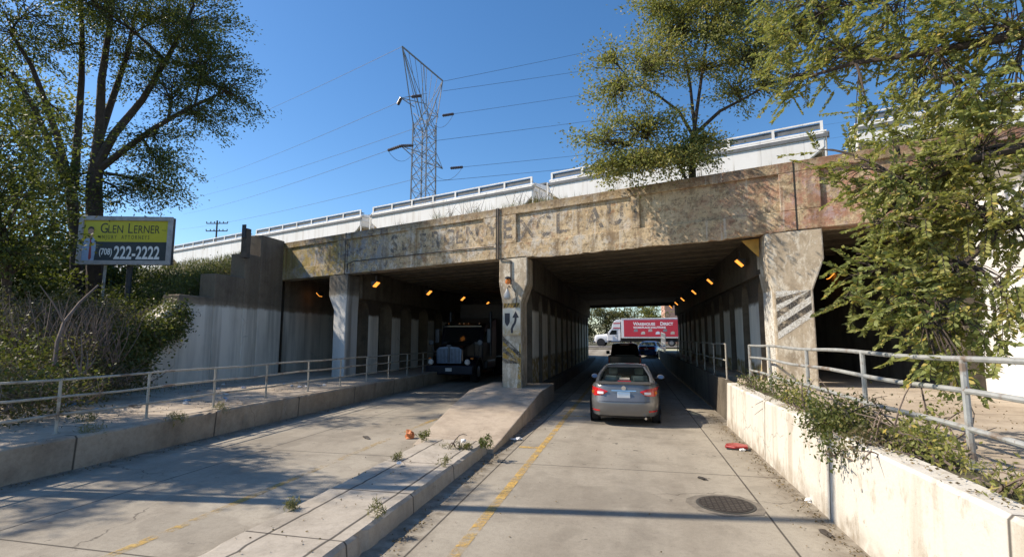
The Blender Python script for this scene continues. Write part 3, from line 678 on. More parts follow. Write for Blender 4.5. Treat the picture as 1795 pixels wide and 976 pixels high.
for i, lb in zip(range(-4, 2), order):
    if proto is None: proto = hopper(lb); o = proto
    else: o = copy_tree(proto)
    o['label'] = lb
    o.location = BT((-3.0 + 12.95 * i, 8.0, 6.05)); o.rotation_euler = (0, 0, -BA)

# ================================================================== POWER LINES
def seg(m, a, b, r, n=4): m.tube([a, b], r, n, cap=False)
tc = at_d(742, 340, 80); tc.z = 2
left_tip = at_d(705, 82, 75.2); right_tip = at_d(776, 142, 84.6)
ax = (right_tip - left_tip); ax.z = 0; ax.normalize(); ay = Vector((-ax.y, ax.x, 0))
t = thing('transmission_tower', 'tall steel lattice transmission tower with a wedge shaped head', 'pylon', (tc.x, tc.y, 1))
def tp(a, b, z): return Vector((tc.x, tc.y, 0)) + ax * a + ay * b + Vector((0, 0, z))
HT = 36.2
def hw(z): return 1.30 + (HT - z) * .006
m = MB()
for sa in (-1, 1):
    for sb in (-1, 1): seg(m, tp(sa * hw(0), sb * hw(0), 1), tp(sa * hw(HT), sb * hw(HT), HT), .13)
m.build('legs', M['steel'], t)
m = MB(); z = 2; 
while z < HT - .5:
    z2 = z + 2.1; h0, h1 = hw(z), hw(z2)
    for k_ in range(4):
        cs = [(-1, -1), (1, -1), (1, 1), (-1, 1)]; (a0, b0), (a1, b1) = cs[k_], cs[(k_ + 1) % 4]
        seg(m, tp(a0 * h0, b0 * h0, z), tp(a1 * h1, b1 * h1, z2), .05); seg(m, tp(a1 * h0, b1 * h0, z), tp(a0 * h1, b0 * h1, z2), .05)
        seg(m, tp(a0 * h0, b0 * h0, z), tp(a1 * h0, b1 * h0, z), .045)
    z = z2
m.build('bracing', M['steel'], t)
ht = 45.9
la = (left_tip - Vector((tc.x, tc.y, 0))).dot(ax); ra = (right_tip - Vector((tc.x, tc.y, 0))).dot(ax)
LT = Vector((left_tip.x, left_tip.y, left_tip.z)); RT = Vector((right_tip.x, right_tip.y, right_tip.z))
m = MB()
for sb in (-1, 1):
    for tip, sa in ((LT, -1), (RT, 1)):
        seg(m, tp(sa * 1.1, sb * 1.1, HT - 2), tip, .09); seg(m, tp(-sa * 1.1, sb * 1.1, HT - 1), tip, .06)
seg(m, LT, RT, .13); mid = (LT + RT) / 2
for k_ in range(1, 7):
    q = LT.lerp(RT, k_ / 7); q2 = tp(-1.1 + 2.2 * k_ / 7, 0, HT - 1 + 4 * (1 - abs(k_ - 3.5) / 3.5)); seg(m, q, q2, .045)
seg(m, tp(-1.1, 0, HT), mid + Vector((0, 0, .2)), .05); seg(m, tp(1.1, 0, HT), mid, .05)
m.build('head_frame', M['steel'], t)
arms = []
for nm, (ul, vl), (ur, vr) in (('upper', (703, 172), (768, 206)), ('lower', (703, 256), (776, 296))):
    A = at_d(ul, vl, 76); B = at_d(ur, vr, 84); zc = (A.z + B.z) / 2
    for tip, sa in ((A, -1), (B, 1)):
        m = MB()
        for sb in (-1, 1): seg(m, tp(sa * 1.2, sb * 1.2, zc), tip, .07); seg(m, tp(sa * 1.2, sb * 1.2, zc + 1.8), tip, .05)
        for q in (.35, .7): seg(m, tp(sa * 1.2, 1.2, zc).lerp(tip, q), tp(sa * 1.2, -1.2, zc).lerp(tip, q), .04)
        m.build('crossarm', M['steel'], t)
    arms.append((A, B))
# insulators and jumper loops
for (u0, v0, u1, v1, d0, d1) in ((703, 172, 698, 183, 76, 79), (722, 170, 738, 168, 76, 78), (703, 256, 680, 264, 76, 79), (724, 255, 703, 256, 78, 76), (776, 203, 795, 200, 84, 87), (790, 295, 811, 293, 84, 87)):
    m = MB(); a, b = at_d(u0, v0, d0), at_d(u1, v1, d1); n = 7; pts = []; rr_ = []
    for i in range(n * 2 + 1): pts.append(a.lerp(b, i / (n * 2))); rr_.append(.26 if i % 2 else .12)
    m.tube(pts, rr_, 8); m.build('insulator', M['insul'], t)
def wire(label, pts, sag=0.0, r=.032):
    m = MB(); P = [at_d(*p) for p in pts]
    if len(P) == 2:
        a, b = P; P = [a.lerp(b, i / 24) - Vector((0, 0, sag * 4 * (i / 24) * (1 - i / 24))) for i in range(25)]
    m.tube(P, r, 5); o = m.build('power_line', M['wire']); tag(o, label, 'cable', 'power lines strung from the lattice tower')
    return o
for lb, p in (('highest thin wire leaving the tower head to the left', [(705, 82, 75.2), (335, 245, 260)]),
    ('wire from the upper crossarm sloping down to the left', [(698, 180, 79), (330, 325, 300)]),
    ('faint wire between the two crossarm wires on the left', [(728, 225, 84), (322, 350, 300)]),
    ('wire from the lower crossarm sloping down to the left', [(680, 264, 79), (322, 375, 300)]),
    ('lowest wire on the left, reaching the tower behind the hopper cars', [(735, 312, 84), (315, 402, 300)]),
    ('wire from the right tip of the tower head', [(776, 160, 84.6), (1500, 40, 240)]),
    ('wire to the right from the upper crossarm', [(795, 200, 87), (1500, 80, 240)]),
    ('wire to the right from mid shaft of the tower', [(762, 247, 80), (1560, 128, 240)]),
    ('wire to the right from the lower crossarm', [(811, 293, 87), (1560, 200, 240)]),
    ('lowest wire on the right, passing just above the hopper cars', [(760, 318, 80), (1560, 226, 240)]),
    ('faint wire below the tower head tip on the right', [(776, 143, 84.6), (1500, -20, 240)])):
    wire(lb, p, 1.2)
m = MB(); a, b = at_d(680, 264, 79), at_d(725, 268, 84); P = [a.lerp(b, i / 10) - Vector((0, 0, 1.6 * 4 * (i / 10) * (1 - i / 10))) for i in range(11)]; m.tube(P, .03, 4); m.build('jumper_cable', M['wire'], t)
m = MB(); a, b = at_d(811, 293, 87), at_d(765, 308, 80); P = [a.lerp(b, i / 10) - Vector((0, 0, 1.4 * 4 * (i / 10) * (1 - i / 10))) for i in range(11)]; m.tube(P, .03, 4); m.build('jumper_cable', M['wire'], t)
m = MB(); a, b = at_d(795, 200, 87), at_d(762, 220, 80); P = [a.lerp(b, i / 10) - Vector((0, 0, 1.2 * 4 * (i / 10) * (1 - i / 10))) for i in range(11)]; m.tube(P, .03, 4); m.build('jumper_cable', M['wire'], t)
# distant utility pole
q = at_d(380, 400, 120)
t = thing('utility_pole', 'distant utility pole with two crossarms above the train', 'pole', (q.x, q.y, 1))
m = MB(); m.tube([(q.x, q.y, 1), (q.x, q.y, q.z + 1.6)], [.22, .15], 8); m.build('shaft', M['wood'], t)
side = Vector((math.cos(.2), math.sin(.2), 0))
for dz, hw_ in ((1.0, 2.2), (-.6, 2.2)):
    c_ = Vector((q.x, q.y, q.z + dz)); m = MB(); m.tube([c_ - side * hw_, c_ + side * hw_], .11, 4); m.build('crossarm', M['wood'], t)
    for k_ in (-1, -.6, -.25, .25, .6, 1):
        m = MB(); m.tube([c_ + side * hw_ * k_, c_ + side * hw_ * k_ + Vector((0, 0, .38))], [.06, .12], 6); m.build('insulator', M['insul'], t)
q = at_d(433, 395, 24)
t = thing('timber_post', 'dark weathered timber post standing behind the stepped wall top', 'post', (q.x, q.y, 5.6))
m = MB(); m.box(q.x - .13, q.x + .13, q.y - .13, q.y + .13, 5.5, q.z - .15); m.build('shaft', M['wood'], t, bevel=.015)
m = MB(); m.box(q.x - .09, q.x + .09, q.y - .17, q.y - .132, q.z - .55, q.z - .0); m.build('cap', M['dsteel'], t)
# pole outside the frame that throws the long shadow
t = thing('utility_pole', 'tall timber utility pole on the left sidewalk beside the camera', 'pole', (-10.4, 5.6, .5))
m = MB(); m.tube([(-10.4, 5.6, .4), (-10.4, 5.6, 14.2)], [.15, .10], 10); m.build('shaft', M['wood'], t)
m = MB(); m.tube([(-10.6, 4.8, 13.6), (-10.2, 6.3, 13.6)], .06, 5); m.build('crossarm', M['wood'], t)

# ================================================================== BILLBOARD
bl = at_d(134, 467, 26.4); brt = at_d(299, 462, 24.4); bl.z = brt.z = (bl.z + brt.z) / 2
ux = (brt - bl); W_ = ux.length; ux.normalize(); un = Vector((ux.y, -ux.x, 0))    # un towards the street
tlz = at_d(143, 382, 26.4).z; trz = at_d(302, 378, 24.4).z; Hb = (tlz + trz) / 2 - bl.z
bb = thing('billboard', 'yellow and black attorney billboard on two posts in front of the left trees', 'billboard', tuple(bl))
def BB(x, z, off=0): return bl + ux * (x * W_) + Vector((0, 0, z * Hb)) + un * off
BBT = lambda p: bl + ux * p[0] + un * p[1] + Vector((0, 0, p[2]))
m = MB(); f_ = .17
m.box(0, W_, 0, .09, 0, f_, BBT); m.box(0, W_, 0, .09, Hb - f_, Hb, BBT); m.box(0, f_, 0, .09, f_, Hb - f_, BBT); m.box(W_ - f_, W_, 0, .09, f_, Hb - f_, BBT)
m.build('frame', plain('frame_grey_paint', (.42, .41, .41), .6), bb, bevel=.012)
m = MB(); m.box(.02, W_ - .02, -.18, -.002, .02, Hb - .02, BBT); m.build('backing', M['dsteel'], bb)
m = MB(); zs = f_ + (Hb - 2 * f_) * .47
m.box(f_, W_ - f_, .0, .03, zs, Hb - f_, BBT); m.build('yellow_panel', plain('billboard_yellow', (.62, .55, .03), .5, var=.06), bb)
m = MB(); m.box(f_, W_ - f_, .0, .03, f_, zs - .001, BBT); m.build('black_panel', plain('billboard_charcoal', (.035, .045, .05), .5, var=.1), bb)
def bt(x, z, off=.036): return lambda p: BBT((x + p[0], off, z + p[1]))
inkb = plain('billboard_ink', (.04, .045, .03), .5); inkw = plain('billboard_white', (.85, .86, .86), .5, var=.03)
IW = W_ - 2 * f_
text('G', .58, inkb, 'letter', bb, bt(f_ + IW * .19, Hb - f_ - .50), sx=.76)
text('LEN', .46, inkb, 'lettering', bb, bt(f_ + IW * .28, Hb - f_ - .50), sx=.76)
text('L', .58, inkb, 'letter', bb, bt(f_ + IW * .515, Hb - f_ - .50), sx=.76)
text('ERNER', .46, inkb, 'lettering', bb, bt(f_ + IW * .585, Hb - f_ - .50), sx=.74)
text('INJURY  ATTORNEYS', .22, inkb, 'lettering', bb, bt(f_ + IW * .20, Hb - f_ - .74), sx=.66, sp=1.45)
text('PLLC', .08, inkb, 'lettering', bb, bt(f_ + IW * .925, Hb - f_ - .40))
text('(708)', .36, inkw, 'phone_number', bb, bt(f_ + IW * .20, zs - .52), sx=.66, bold=.008)
text('222-2222', .72, inkw, 'phone_number', bb, bt(f_ + IW * .375, zs - .68), sx=.64, bold=.018)
# printed man in shirt and tie (flat print)
def prt(name, pts, col, off):
    m = MB(); m.add([BBT((f_ + x, off, f_ + z)) for x, z in pts], [tuple(range(len(pts)))]); m.build(name, plain('print_' + name, col, .5, var=.12, sc=8), bb, fix=False)
def ell(cx, cz, a, b, n=16): return [(cx + a * math.cos(2 * math.pi * i / n), cz + b * math.sin(2 * math.pi * i / n)) for i in range(n)]
prt('printed_shirt', [(.0, 0), (.0, .55), (.06, .82), (.17, .93), (.26, .97), (.38, .93), (.47, .82), (.52, .6), (.50, .3), (.47, 0)], (.36, .48, .68), .034)
prt('printed_neck', [(.2, .9), (.22, 1.06), (.36, 1.06), (.36, .92), (.29, .86)], (.42, .24, .16), .036)
prt('printed_face', ell(.285, 1.17, .115, .155), (.48, .28, .19), .038)
prt('printed_hair', [(.16, 1.18), (.165, 1.28), (.21, 1.35), (.29, 1.37), (.37, 1.34), (.405, 1.26), (.395, 1.19), (.37, 1.25), (.28, 1.28), (.2, 1.25)], (.07, .045, .035), .040)
prt('printed_tie', [(.27, .86), (.32, .86), (.345, .5), (.37, .1), (.30, .0), (.26, .1)], (.36, .06, .07), .036)
m = MB(); a = BB(.285, 0); m.tube([a - un * .1, Vector((a.x, a.y, 2.0)) - un * .1], .05, 8); m.build('post', M['galv'], bb)
m = MB(); a = BB(.53, 0); m.tube([a - un * .2, Vector((a.x, a.y, 2.0)) - un * .2], .10, 8); m.build('post', M['dsteel'], bb)

# ================================================================== VEHICLES
def paint(name, c, rough=.28, metal=.5): return plain(name, c, rough, metal, .08, 3, coat=.8)
def shell(rows, n=5.0, N=48, zf=None):
    """stack of rounded plan loops: (z, halfwidth, y_rear, y_front, exponent); returns MB, closed on top and bottom"""
    m = MB()
    for i, (z, W, a, b, ex) in enumerate(rows):
        for j in range(N):
            th = 2 * math.pi * (j + .5) / N; c, s = math.cos(th), math.sin(th)
            x = W * math.copysign(abs(c) ** (2 / ex), c); y = (a + b) / 2 + (b - a) / 2 * math.copysign(abs(s) ** (2 / ex), s)
            m.v.append((x, y, z(x, y) if callable(z) else z))
    for i in range(len(rows) - 1):
        for j in range(N): m.f.append((i * N + j, i * N + (j + 1) % N, (i + 1) * N + (j + 1) % N, (i + 1) * N + j))
    for base, flip in ((0, 1), ((len(rows) - 1) * N, 0)):       # caps by strips between x and -x
        h = N // 2; q = N // 4
        for k in range(-q, q - 1):
            a, b = k % N, (k + 1) % N; c, d = (h - 1 - (k + 1)) % N, (h - 1 - k) % N
            m.f.append((base + a, base + b, base + c, base + d))
    return m
def wheel(t, x, y, r, wd=.2, rimr=.62, mat='rim'):
    sg = 1 if x > 0 else -1; m = MB()
    m.lathe([(r * .6, x - sg * wd), (r * .96, x - sg * wd), (r, x - sg * wd * .85), (r, x - sg * .02), (r * .95, x), (r * rimr, x)], (0, y, r), 'x', 28)
    w_ = m.build('wheel', M['rubber'], t, smooth=True, local=True)
    m = MB(); m.lathe([(r * rimr, x + sg * .001), (r * rimr * .92, x - sg * .02), (r * .2, x - sg * .03), (r * .16, x + sg * .012), (.01, x + sg * .014)], (0, y, r), 'x', 20)
    for k in range(7):
        a = 2 * math.pi * k / 7; ca, sa = math.cos(a), math.sin(a)
        m.tube([(x + sg * .0, y + ca * r * .12, r + sa * r * .12), (x + sg * .002, y + ca * r * rimr * .95, r + sa * r * rimr * .95)], .022, 4)
    m.build('rim', M[mat], w_, local=True)
    return w_
def grid_panel(T, x0, x1, z0, z1, off, nx=10, nz=3): 
    m = MB()
    for i in range(nx + 1):
        for j in range(nz + 1): m.v.append(T(x0 + (x1 - x0) * i / nx, z0 + (z1 - z0) * j / nz, off))
    for i in range(nx):
        for j in range(nz): a = i * (nz + 1) + j; m.f.append((a, a + nz + 1, a + nz + 2, a + 1))
    return m
def lerp_tab(tab, t):
    for (a, va), (b, vb) in zip(tab, tab[1:]):
        if t <= b: return va + (vb - va) * max(0, (t - a)) / (b - a)
    return tab[-1][1]
def sedan(label, loc, rz_, pm, group=None, taillight_bar=False, L=4.55, W=.88, plate_col=(.35, .52, .72)):
    t = thing('sedan_car', label, 'car', loc, rz_, group)
    beltt = [(0, 1.06), (.35, 1.07), (1.0, 1.02), (2.6, .94), (3.3, .90), (4.2, .74), (L, .62)]
    zt = lambda x, y: lerp_tab(beltt, y)
    zs_ = lambda k: (lambda x, y: .0 + lerp_tab(beltt, y) * k)
    ex = 5.5
    rows = [(.20, W - .12, .16, L - .12, ex), (.26, W - .03, .07, L - .03, ex), (.40, W, .02, L, ex), (.56, W + .01, .0, L, ex), (lambda x, y: .62, W + .01, .01, L, ex),
            (zs_(.68), W + .005, .07, L - .02, ex), (zs_(.80), W, .09, L - .05, ex), (zs_(.90), W - .015, .105, L - .08, ex), (zs_(.965), W - .05, .13, L - .12, ex), (zs_(.99), W - .10, .18, L - .2, ex), (zs_(1.0), W - .22, .34, L - .45, ex)]
    m = shell(rows); m.build('body', pm, t, smooth=True, local=True)
    # greenhouse: glass loops, roof, pillars
    def gh(f):                                   # f 0 belt .. 1 roof edge
        e = f ** 1.15; return (.98 + f * .42, W - .12 - e * .20, .62 + f * .62, 3.35 - f * .95)
    g_rows = []
    for f in (0, .25, .5, .75, 1): z, w_, a, b = gh(f); g_rows.append((z - (.02 if f == 0 else 0), w_, a, b, 6))
    N = 48; m = shell(g_rows, N=N); m.f = m.f[:N * 4]; m.build('window_glass', M['glass'], t, smooth=True, local=True, fix=False)
    z, w_, a, b = gh(1); m = shell([(z - .02, w_ + .012, a - .02, b + .02, 6), (z + .012, w_ - .01, a + .02, b - .02, 6), (z + .045, w_ - .10, a + .15, b - .15, 5), (z + .062, w_ - .28, a + .35, b - .4, 4)]); m.build('roof', pm, t, smooth=True, local=True)
    for sx_ in (-1, 1):
        def gp(f, yy, o=.008):
            z, w_, a, b = gh(f); return (sx_ * (w_ + o), yy, z)
        m = MB(); z0, w0, a0, b0 = gh(0); z1, w1, a1, b1 = gh(1)
        m.tube([(sx_ * (w0 - .05), a0 + .02, z0 - .02), (sx_ * (w0 - .09), (a0 + a1) / 2 - .015, (z0 + z1) / 2), (sx_ * (w1 - .04), a1 + .0, z1)], [.055, .05, .04], 6)
        m.build('roof_pillar', pm, t, smooth=True, local=True); m = MB()
        m.tube([(sx_ * (w0 - .05), b0 - .02, z0 - .02), (sx_ * (w1 - .04), b1, z1)], .035, 6)
        m.build('roof_pillar', pm, t, smooth=True, local=True); m = MB()
        m.tube([(sx_ * (w0 + .0), 2.05, z0 - .02), (sx_ * (w1 + .0), 1.95, z1)], .03, 6)
        m.build('roof_pillar', pm, t, smooth=True, local=True)
    # interior
    im = plain('seat_fabric_' + label[:4], (.42, .46, .42), .9)
    for sx_ in (-.36, .36):
        m = MB(); m.box(sx_ - .23, sx_ + .23, 2.0, 2.14, .55, 1.12); m.box(sx_ - .12, sx_ + .12, 2.0, 2.1, 1.14, 1.33); m.build('front_seat', im, t, local=True, bevel=.04)
    m = MB(); m.box(-.62, .62, 1.02, 1.2, .6, 1.03)
    for sx_ in (-.36, .36): m.box(sx_ - .14, sx_ + .14, 1.0, 1.12, 1.035, 1.17)
    m.build('rear_seat', im, t, local=True, bevel=.03)
    m = MB(); m.box(-.66, .66, .60, 1.02, .97, 1.0); m.build('parcel_shelf', M['black'], t, local=True)
    m = MB(); m.box(-.17, .17, .66, .76, 1.02, 1.075); m.build('brake_lamp', M['redlamp'], t, local=True, bevel=.01)
    m = MB(); m.box(-.13, .13, .78, .86, 1.09, 1.14); m.build('tissue_box', plain('pale_box_' + label[:4], (.65, .62, .45), .8), t, local=True)
    # rear surface projection
    def rear(x, z, off):
        k = lerp_tab([(.2, .16), (.26, .07), (.40, .02), (.60, .0), (.66, .03), (.72, .07), (.83, .09), (.93, .105), (1.0, .14)], z)
        wd = W - .0; c = min(.999, abs(x) / wd); half = L / 2 - k
        y = L / 2 - half * (1 - c ** ex) ** (1 / ex)
        return (x, y - off, z)
    if taillight_bar:
        m = grid_panel(rear, -.80, .80, .78, .90, .012, 16, 2); m.build('tail_lamp', M['redlamp'], t, local=True)
    else:
        for sg in (-1, 1):
            m = MB()
            pts = [(.40, .845), (.84, .90), (.868, .86), (.868, .765), (.84, .74), (.60, .755), (.42, .80)]
            q = []
            outline = []
            for i in range(9):
                x = .40 + (.872 - .40) * i / 8; top = lerp_tab([(.40, .86), (.6, .925), (.84, .955), (.872, .92)], x); bot = lerp_tab([(.40, .835), (.52, .76), (.84, .72), (.872, .75)], x)
                outline.append((x, bot, top))
            for x, bo, to in outline: m.v += [rear(sg * x, bo, .012), rear(sg * x, to, .012), rear(sg * x, (bo + to) / 2, .03)]
            for i in range(8): a = i * 3; m.f += [(a, a + 3, a + 5, a + 2), (a + 2, a + 5, a + 4, a + 1)]
            o = m.build('tail_lamp', M['redlamp'], t, smooth=True, local=True)
            m = grid_panel(rear, sg * .50, sg * .66, .785, .845, .034, 4, 2); m.build('reversing_lens', M['whitelens'], o, local=True)
            m = MB(); c_ = rear(sg * .76, .82, .034); m.lathe([(.045, c_[1]), (.04, c_[1] - .01)], (c_[0], 0, c_[2]), 'y', 14); m.build('indicator_lens', M['amberlens'], o, local=True)
            m = grid_panel(rear, sg * .60, sg * .80, .36, .40, .008, 4, 1); m.build('rear_reflector', M['redlamp'], t, local=True)
    m = MB()
    for q_ in range(13):
        xx = -.66 + 1.32 * q_ / 12; yy = rear(xx, 1.0, 0)[1]; m.v += [(xx, yy - .045, 1.035), (xx, yy - .05, 1.06), (xx, yy + .10, 1.085), (xx, yy + .12, 1.05)]
    for q_ in range(12):
        for j_ in range(4): a_ = q_ * 4; m.f.append((a_ + j_, a_ + (j_ + 1) % 4, a_ + 4 + (j_ + 1) % 4, a_ + 4 + j_))
    m.build('trunk_lip', pm, t, smooth=True, local=True)
    m = grid_panel(rear, -.70, .70, .985, .993, .004, 14, 1); m.build('trunk_seam', M['black'], t, local=True)
    for sg in (-1, 1):
        m = grid_panel(rear, sg * .705, sg * .713, .63, .99, .004, 1, 6); m.build('trunk_seam', M['black'], t, local=True)
    m = grid_panel(rear, -.30, .30, .865, .885, .022, 6, 1); m.build('trunk_trim', M['chrome'], t, local=True)
    m = MB(); m.lathe([(.055, rear(0, .935, 0)[1] - .02), (.05, rear(0, .935, 0)[1] + .03)], (0, 0, .935), 'y', 16); m.build('badge', M['chrome'], t, local=True)
    m = MB(); y = rear(0, .77, .014)[1]; m.box(-.155, .155, y - .01, y + .012, .70, .84)
    pk = NB('number_plate', True); zz = pk.xyz()[2]; pm_ = pk.fin(pk.mix(pk.step(zz, .72, .82), (.7, .72, .74), plate_col), .4)
    m.build('number_plate', pm_, t, local=True, bevel=.006)
    m = grid_panel(rear, -.86, .86, .610, .620, .004, 20, 1); m.build('bumper_seam', M['black'], t, local=True)
    m = grid_panel(rear, -.62, .62, .215, .26, .002, 12, 1); m.build('lower_valance', M['black'], t, local=True)
    m = MB(); m.tube([(.52, .12, .23), (.52, .02, .22)], .03, 8); m.build('exhaust_pipe', M['chrome'], t, local=True)
    for sg in (-1, 1):
        m = MB(); m.v = []; m.lathe([(.02, -.03), (.10, 0), (.11, .06), (.03, .11)], (sg * (W + .10), 2.95, 1.02), 'y', 12); m.v = [(x if abs(x) < 9 else x, y, 1.02 + (z - 1.02) * .68) for x, y, z in m.v]
        mm = m.build('side_mirror', pm, t, smooth=True, local=True)
        m = MB(); m.lathe([(.085, -.031), (.08, -.034)], (sg * (W + .10), 2.95, 1.02), 'y', 12); m.v = [(x, y, 1.02 + (z - 1.02) * .62) for x, y, z in m.v]; m.build('mirror_glass', plain('mirror_sky_' + label[:3] + str(sg), (.06, .14, .30), .25), mm, local=True)  # reflected sky put into the mirror colour as blue
        m = MB(); m.tube([(sg * (W - .08), 2.95, .98), (sg * (W + .05), 2.95, 1.0)], .02, 5); m.build('mirror_stalk', M['black'], mm, local=True)
        for yy in (.95, 3.65):
            wheel(t, sg * (W - .01), yy, .315, .2)
            m = MB(); m.lathe([(.365, sg * (W + .013)), (.33, sg * (W + .016))], (0, yy, .33), 'x', 28); m.build('wheel_arch', M['black'], t, local=True)
        for yy in (1.35, 2.1, 3.1):
            m = MB(); m.box(sg * (W + .012) - .004, sg * (W + .012) + .004, yy, yy + .012, .36, .93); m.build('door_seam', M['black'], t, local=True)
    # front face
    for sg in (-1, 1):
        m = MB(); m.lathe([(.10, L - .10), (.08, L + .005)], (sg * .66, 0, .62), 'y', 14); m.build('headlight', M['whitelens'], t, smooth=True, local=True)
    m = MB(); m.box(-.45, .45, L - .03, L + .012, .42, .56); m.build('grille', M['black'], t, local=True)
    return t
sedan('silver grey sedan seen from behind, stopping at the tunnel mouth', (-.20, 13.25, 0), R(-1.5), paint('car_grey_metallic', (.19, .19, .19), .32, .45))
sedan('dark blue sedan with a full width red tail lamp, leaving the tunnel', (1.35, 47.8, rz(49.5) + .0), R(-14), paint('car_blue_paint', (.04, .09, .22), .2, .4), taillight_bar=True, L=4.9, W=.93, plate_col=(.6, .6, .6))

# pickup (seen from behind, in the dark of the tunnel)
def pickup(label, loc):
    pm = paint('pickup_black_paint', (.018, .014, .014), .3, .2); t = thing('pickup_truck', label, 'pickup truck', loc, 0); W = .96; L = 5.6
    m = shell([(.42, W - .06, 1.9, L - .1, 8), (.5, W, 1.9, L, 8), (.75, W, 1.9, L, 8), (1.02, W - .02, 1.9, L - .05, 8), (lambda x, y: 1.12 - max(0, y - 4.2) * .08, W - .08, 1.9, L - .15, 8)]); m.build('body', pm, t, smooth=True, local=True)
    m = MB(); m.box(-W, -W + .09, .05, 1.98, .45, 1.13); m.box(W - .09, W, .05, 1.98, .45, 1.13); m.box(-W + .09, W - .09, .12, 1.95, .45, .62); m.build('cargo_bed', pm, t, local=True, bevel=.03)
    tg = MB().box(-W + .10, W - .10, .0, .09, .50, 1.10).build('tailgate', pm, t, local=True, bevel=.025)
    MB().box(-.16, .16, -.015, -.002, .92, 1.0).build('tailgate_handle', M['black'], tg, local=True)
    m = shell([(1.10, W - .10, 2.0, 4.25, 8), (1.45, W - .16, 2.1, 3.95, 8), (1.72, W - .22, 2.2, 3.6, 8)]); m.build('cab_window', M['glassd'], t, smooth=True, local=True)
    m = shell([(1.70, W - .19, 2.17, 3.65, 7), (1.79, W - .24, 2.25, 3.5, 7), (1.83, W - .4, 2.45, 3.3, 6)]); m.build('roof', pm, t, smooth=True, local=True)
    for sg in (-1, 1):
        for (yb, yt) in ((2.03, 2.2), (4.22, 3.6), (3.15, 3.1)): MB().tube([(sg * (W - .12), yb, 1.1), (sg * (W - .22), yt, 1.74)], .05, 6).build('roof_pillar', pm, t, local=True)
        m = MB(); m.box(sg * (W - .06) - .035, sg * (W - .06) + .035, -.01, .06, .70, 1.04); m.build('tail_lamp', M['redlamp'], t, local=True, bevel=.01)
        m = MB(); m.box(sg * (W + .16) - .11, sg * (W + .16) + .11, 3.75, 3.85, 1.1, 1.32); m.build('side_mirror', M['black'], t, local=True, bevel=.03)
        m = MB(); m.tube([(sg * (W - .1), 3.82, 1.12), (sg * (W + .1), 3.82, 1.18)], .02, 5); m.build('mirror_stalk', M['black'], t, local=True)
        for yy in (1.05, 4.6): wheel(t, sg * (W - .02), yy, .38, .24)
        m = MB(); m.lathe([(.09, L - .04), (.08, L + .01)], (sg * .75, 0, .86), 'y', 12); m.build('headlight', M['whitelens'], t, local=True)
    MB().box(-W + .05, W - .05, -.14, -.005, .42, .58).build('rear_bumper', M['chrome'], t, local=True, bevel=.03)
    MB().box(-.15, .15, -.16, -.142, .43, .56).build('number_plate', M['whitelens'], t, local=True)
    MB().box(-.3, .3, 2.1, 2.13, 1.73, 1.76).build('brake_lamp', M['redlamp'], t, local=True)
    return t
pickup('black pickup truck ahead of the grey sedan in the dark tunnel', (-.36, 31.2, 0))

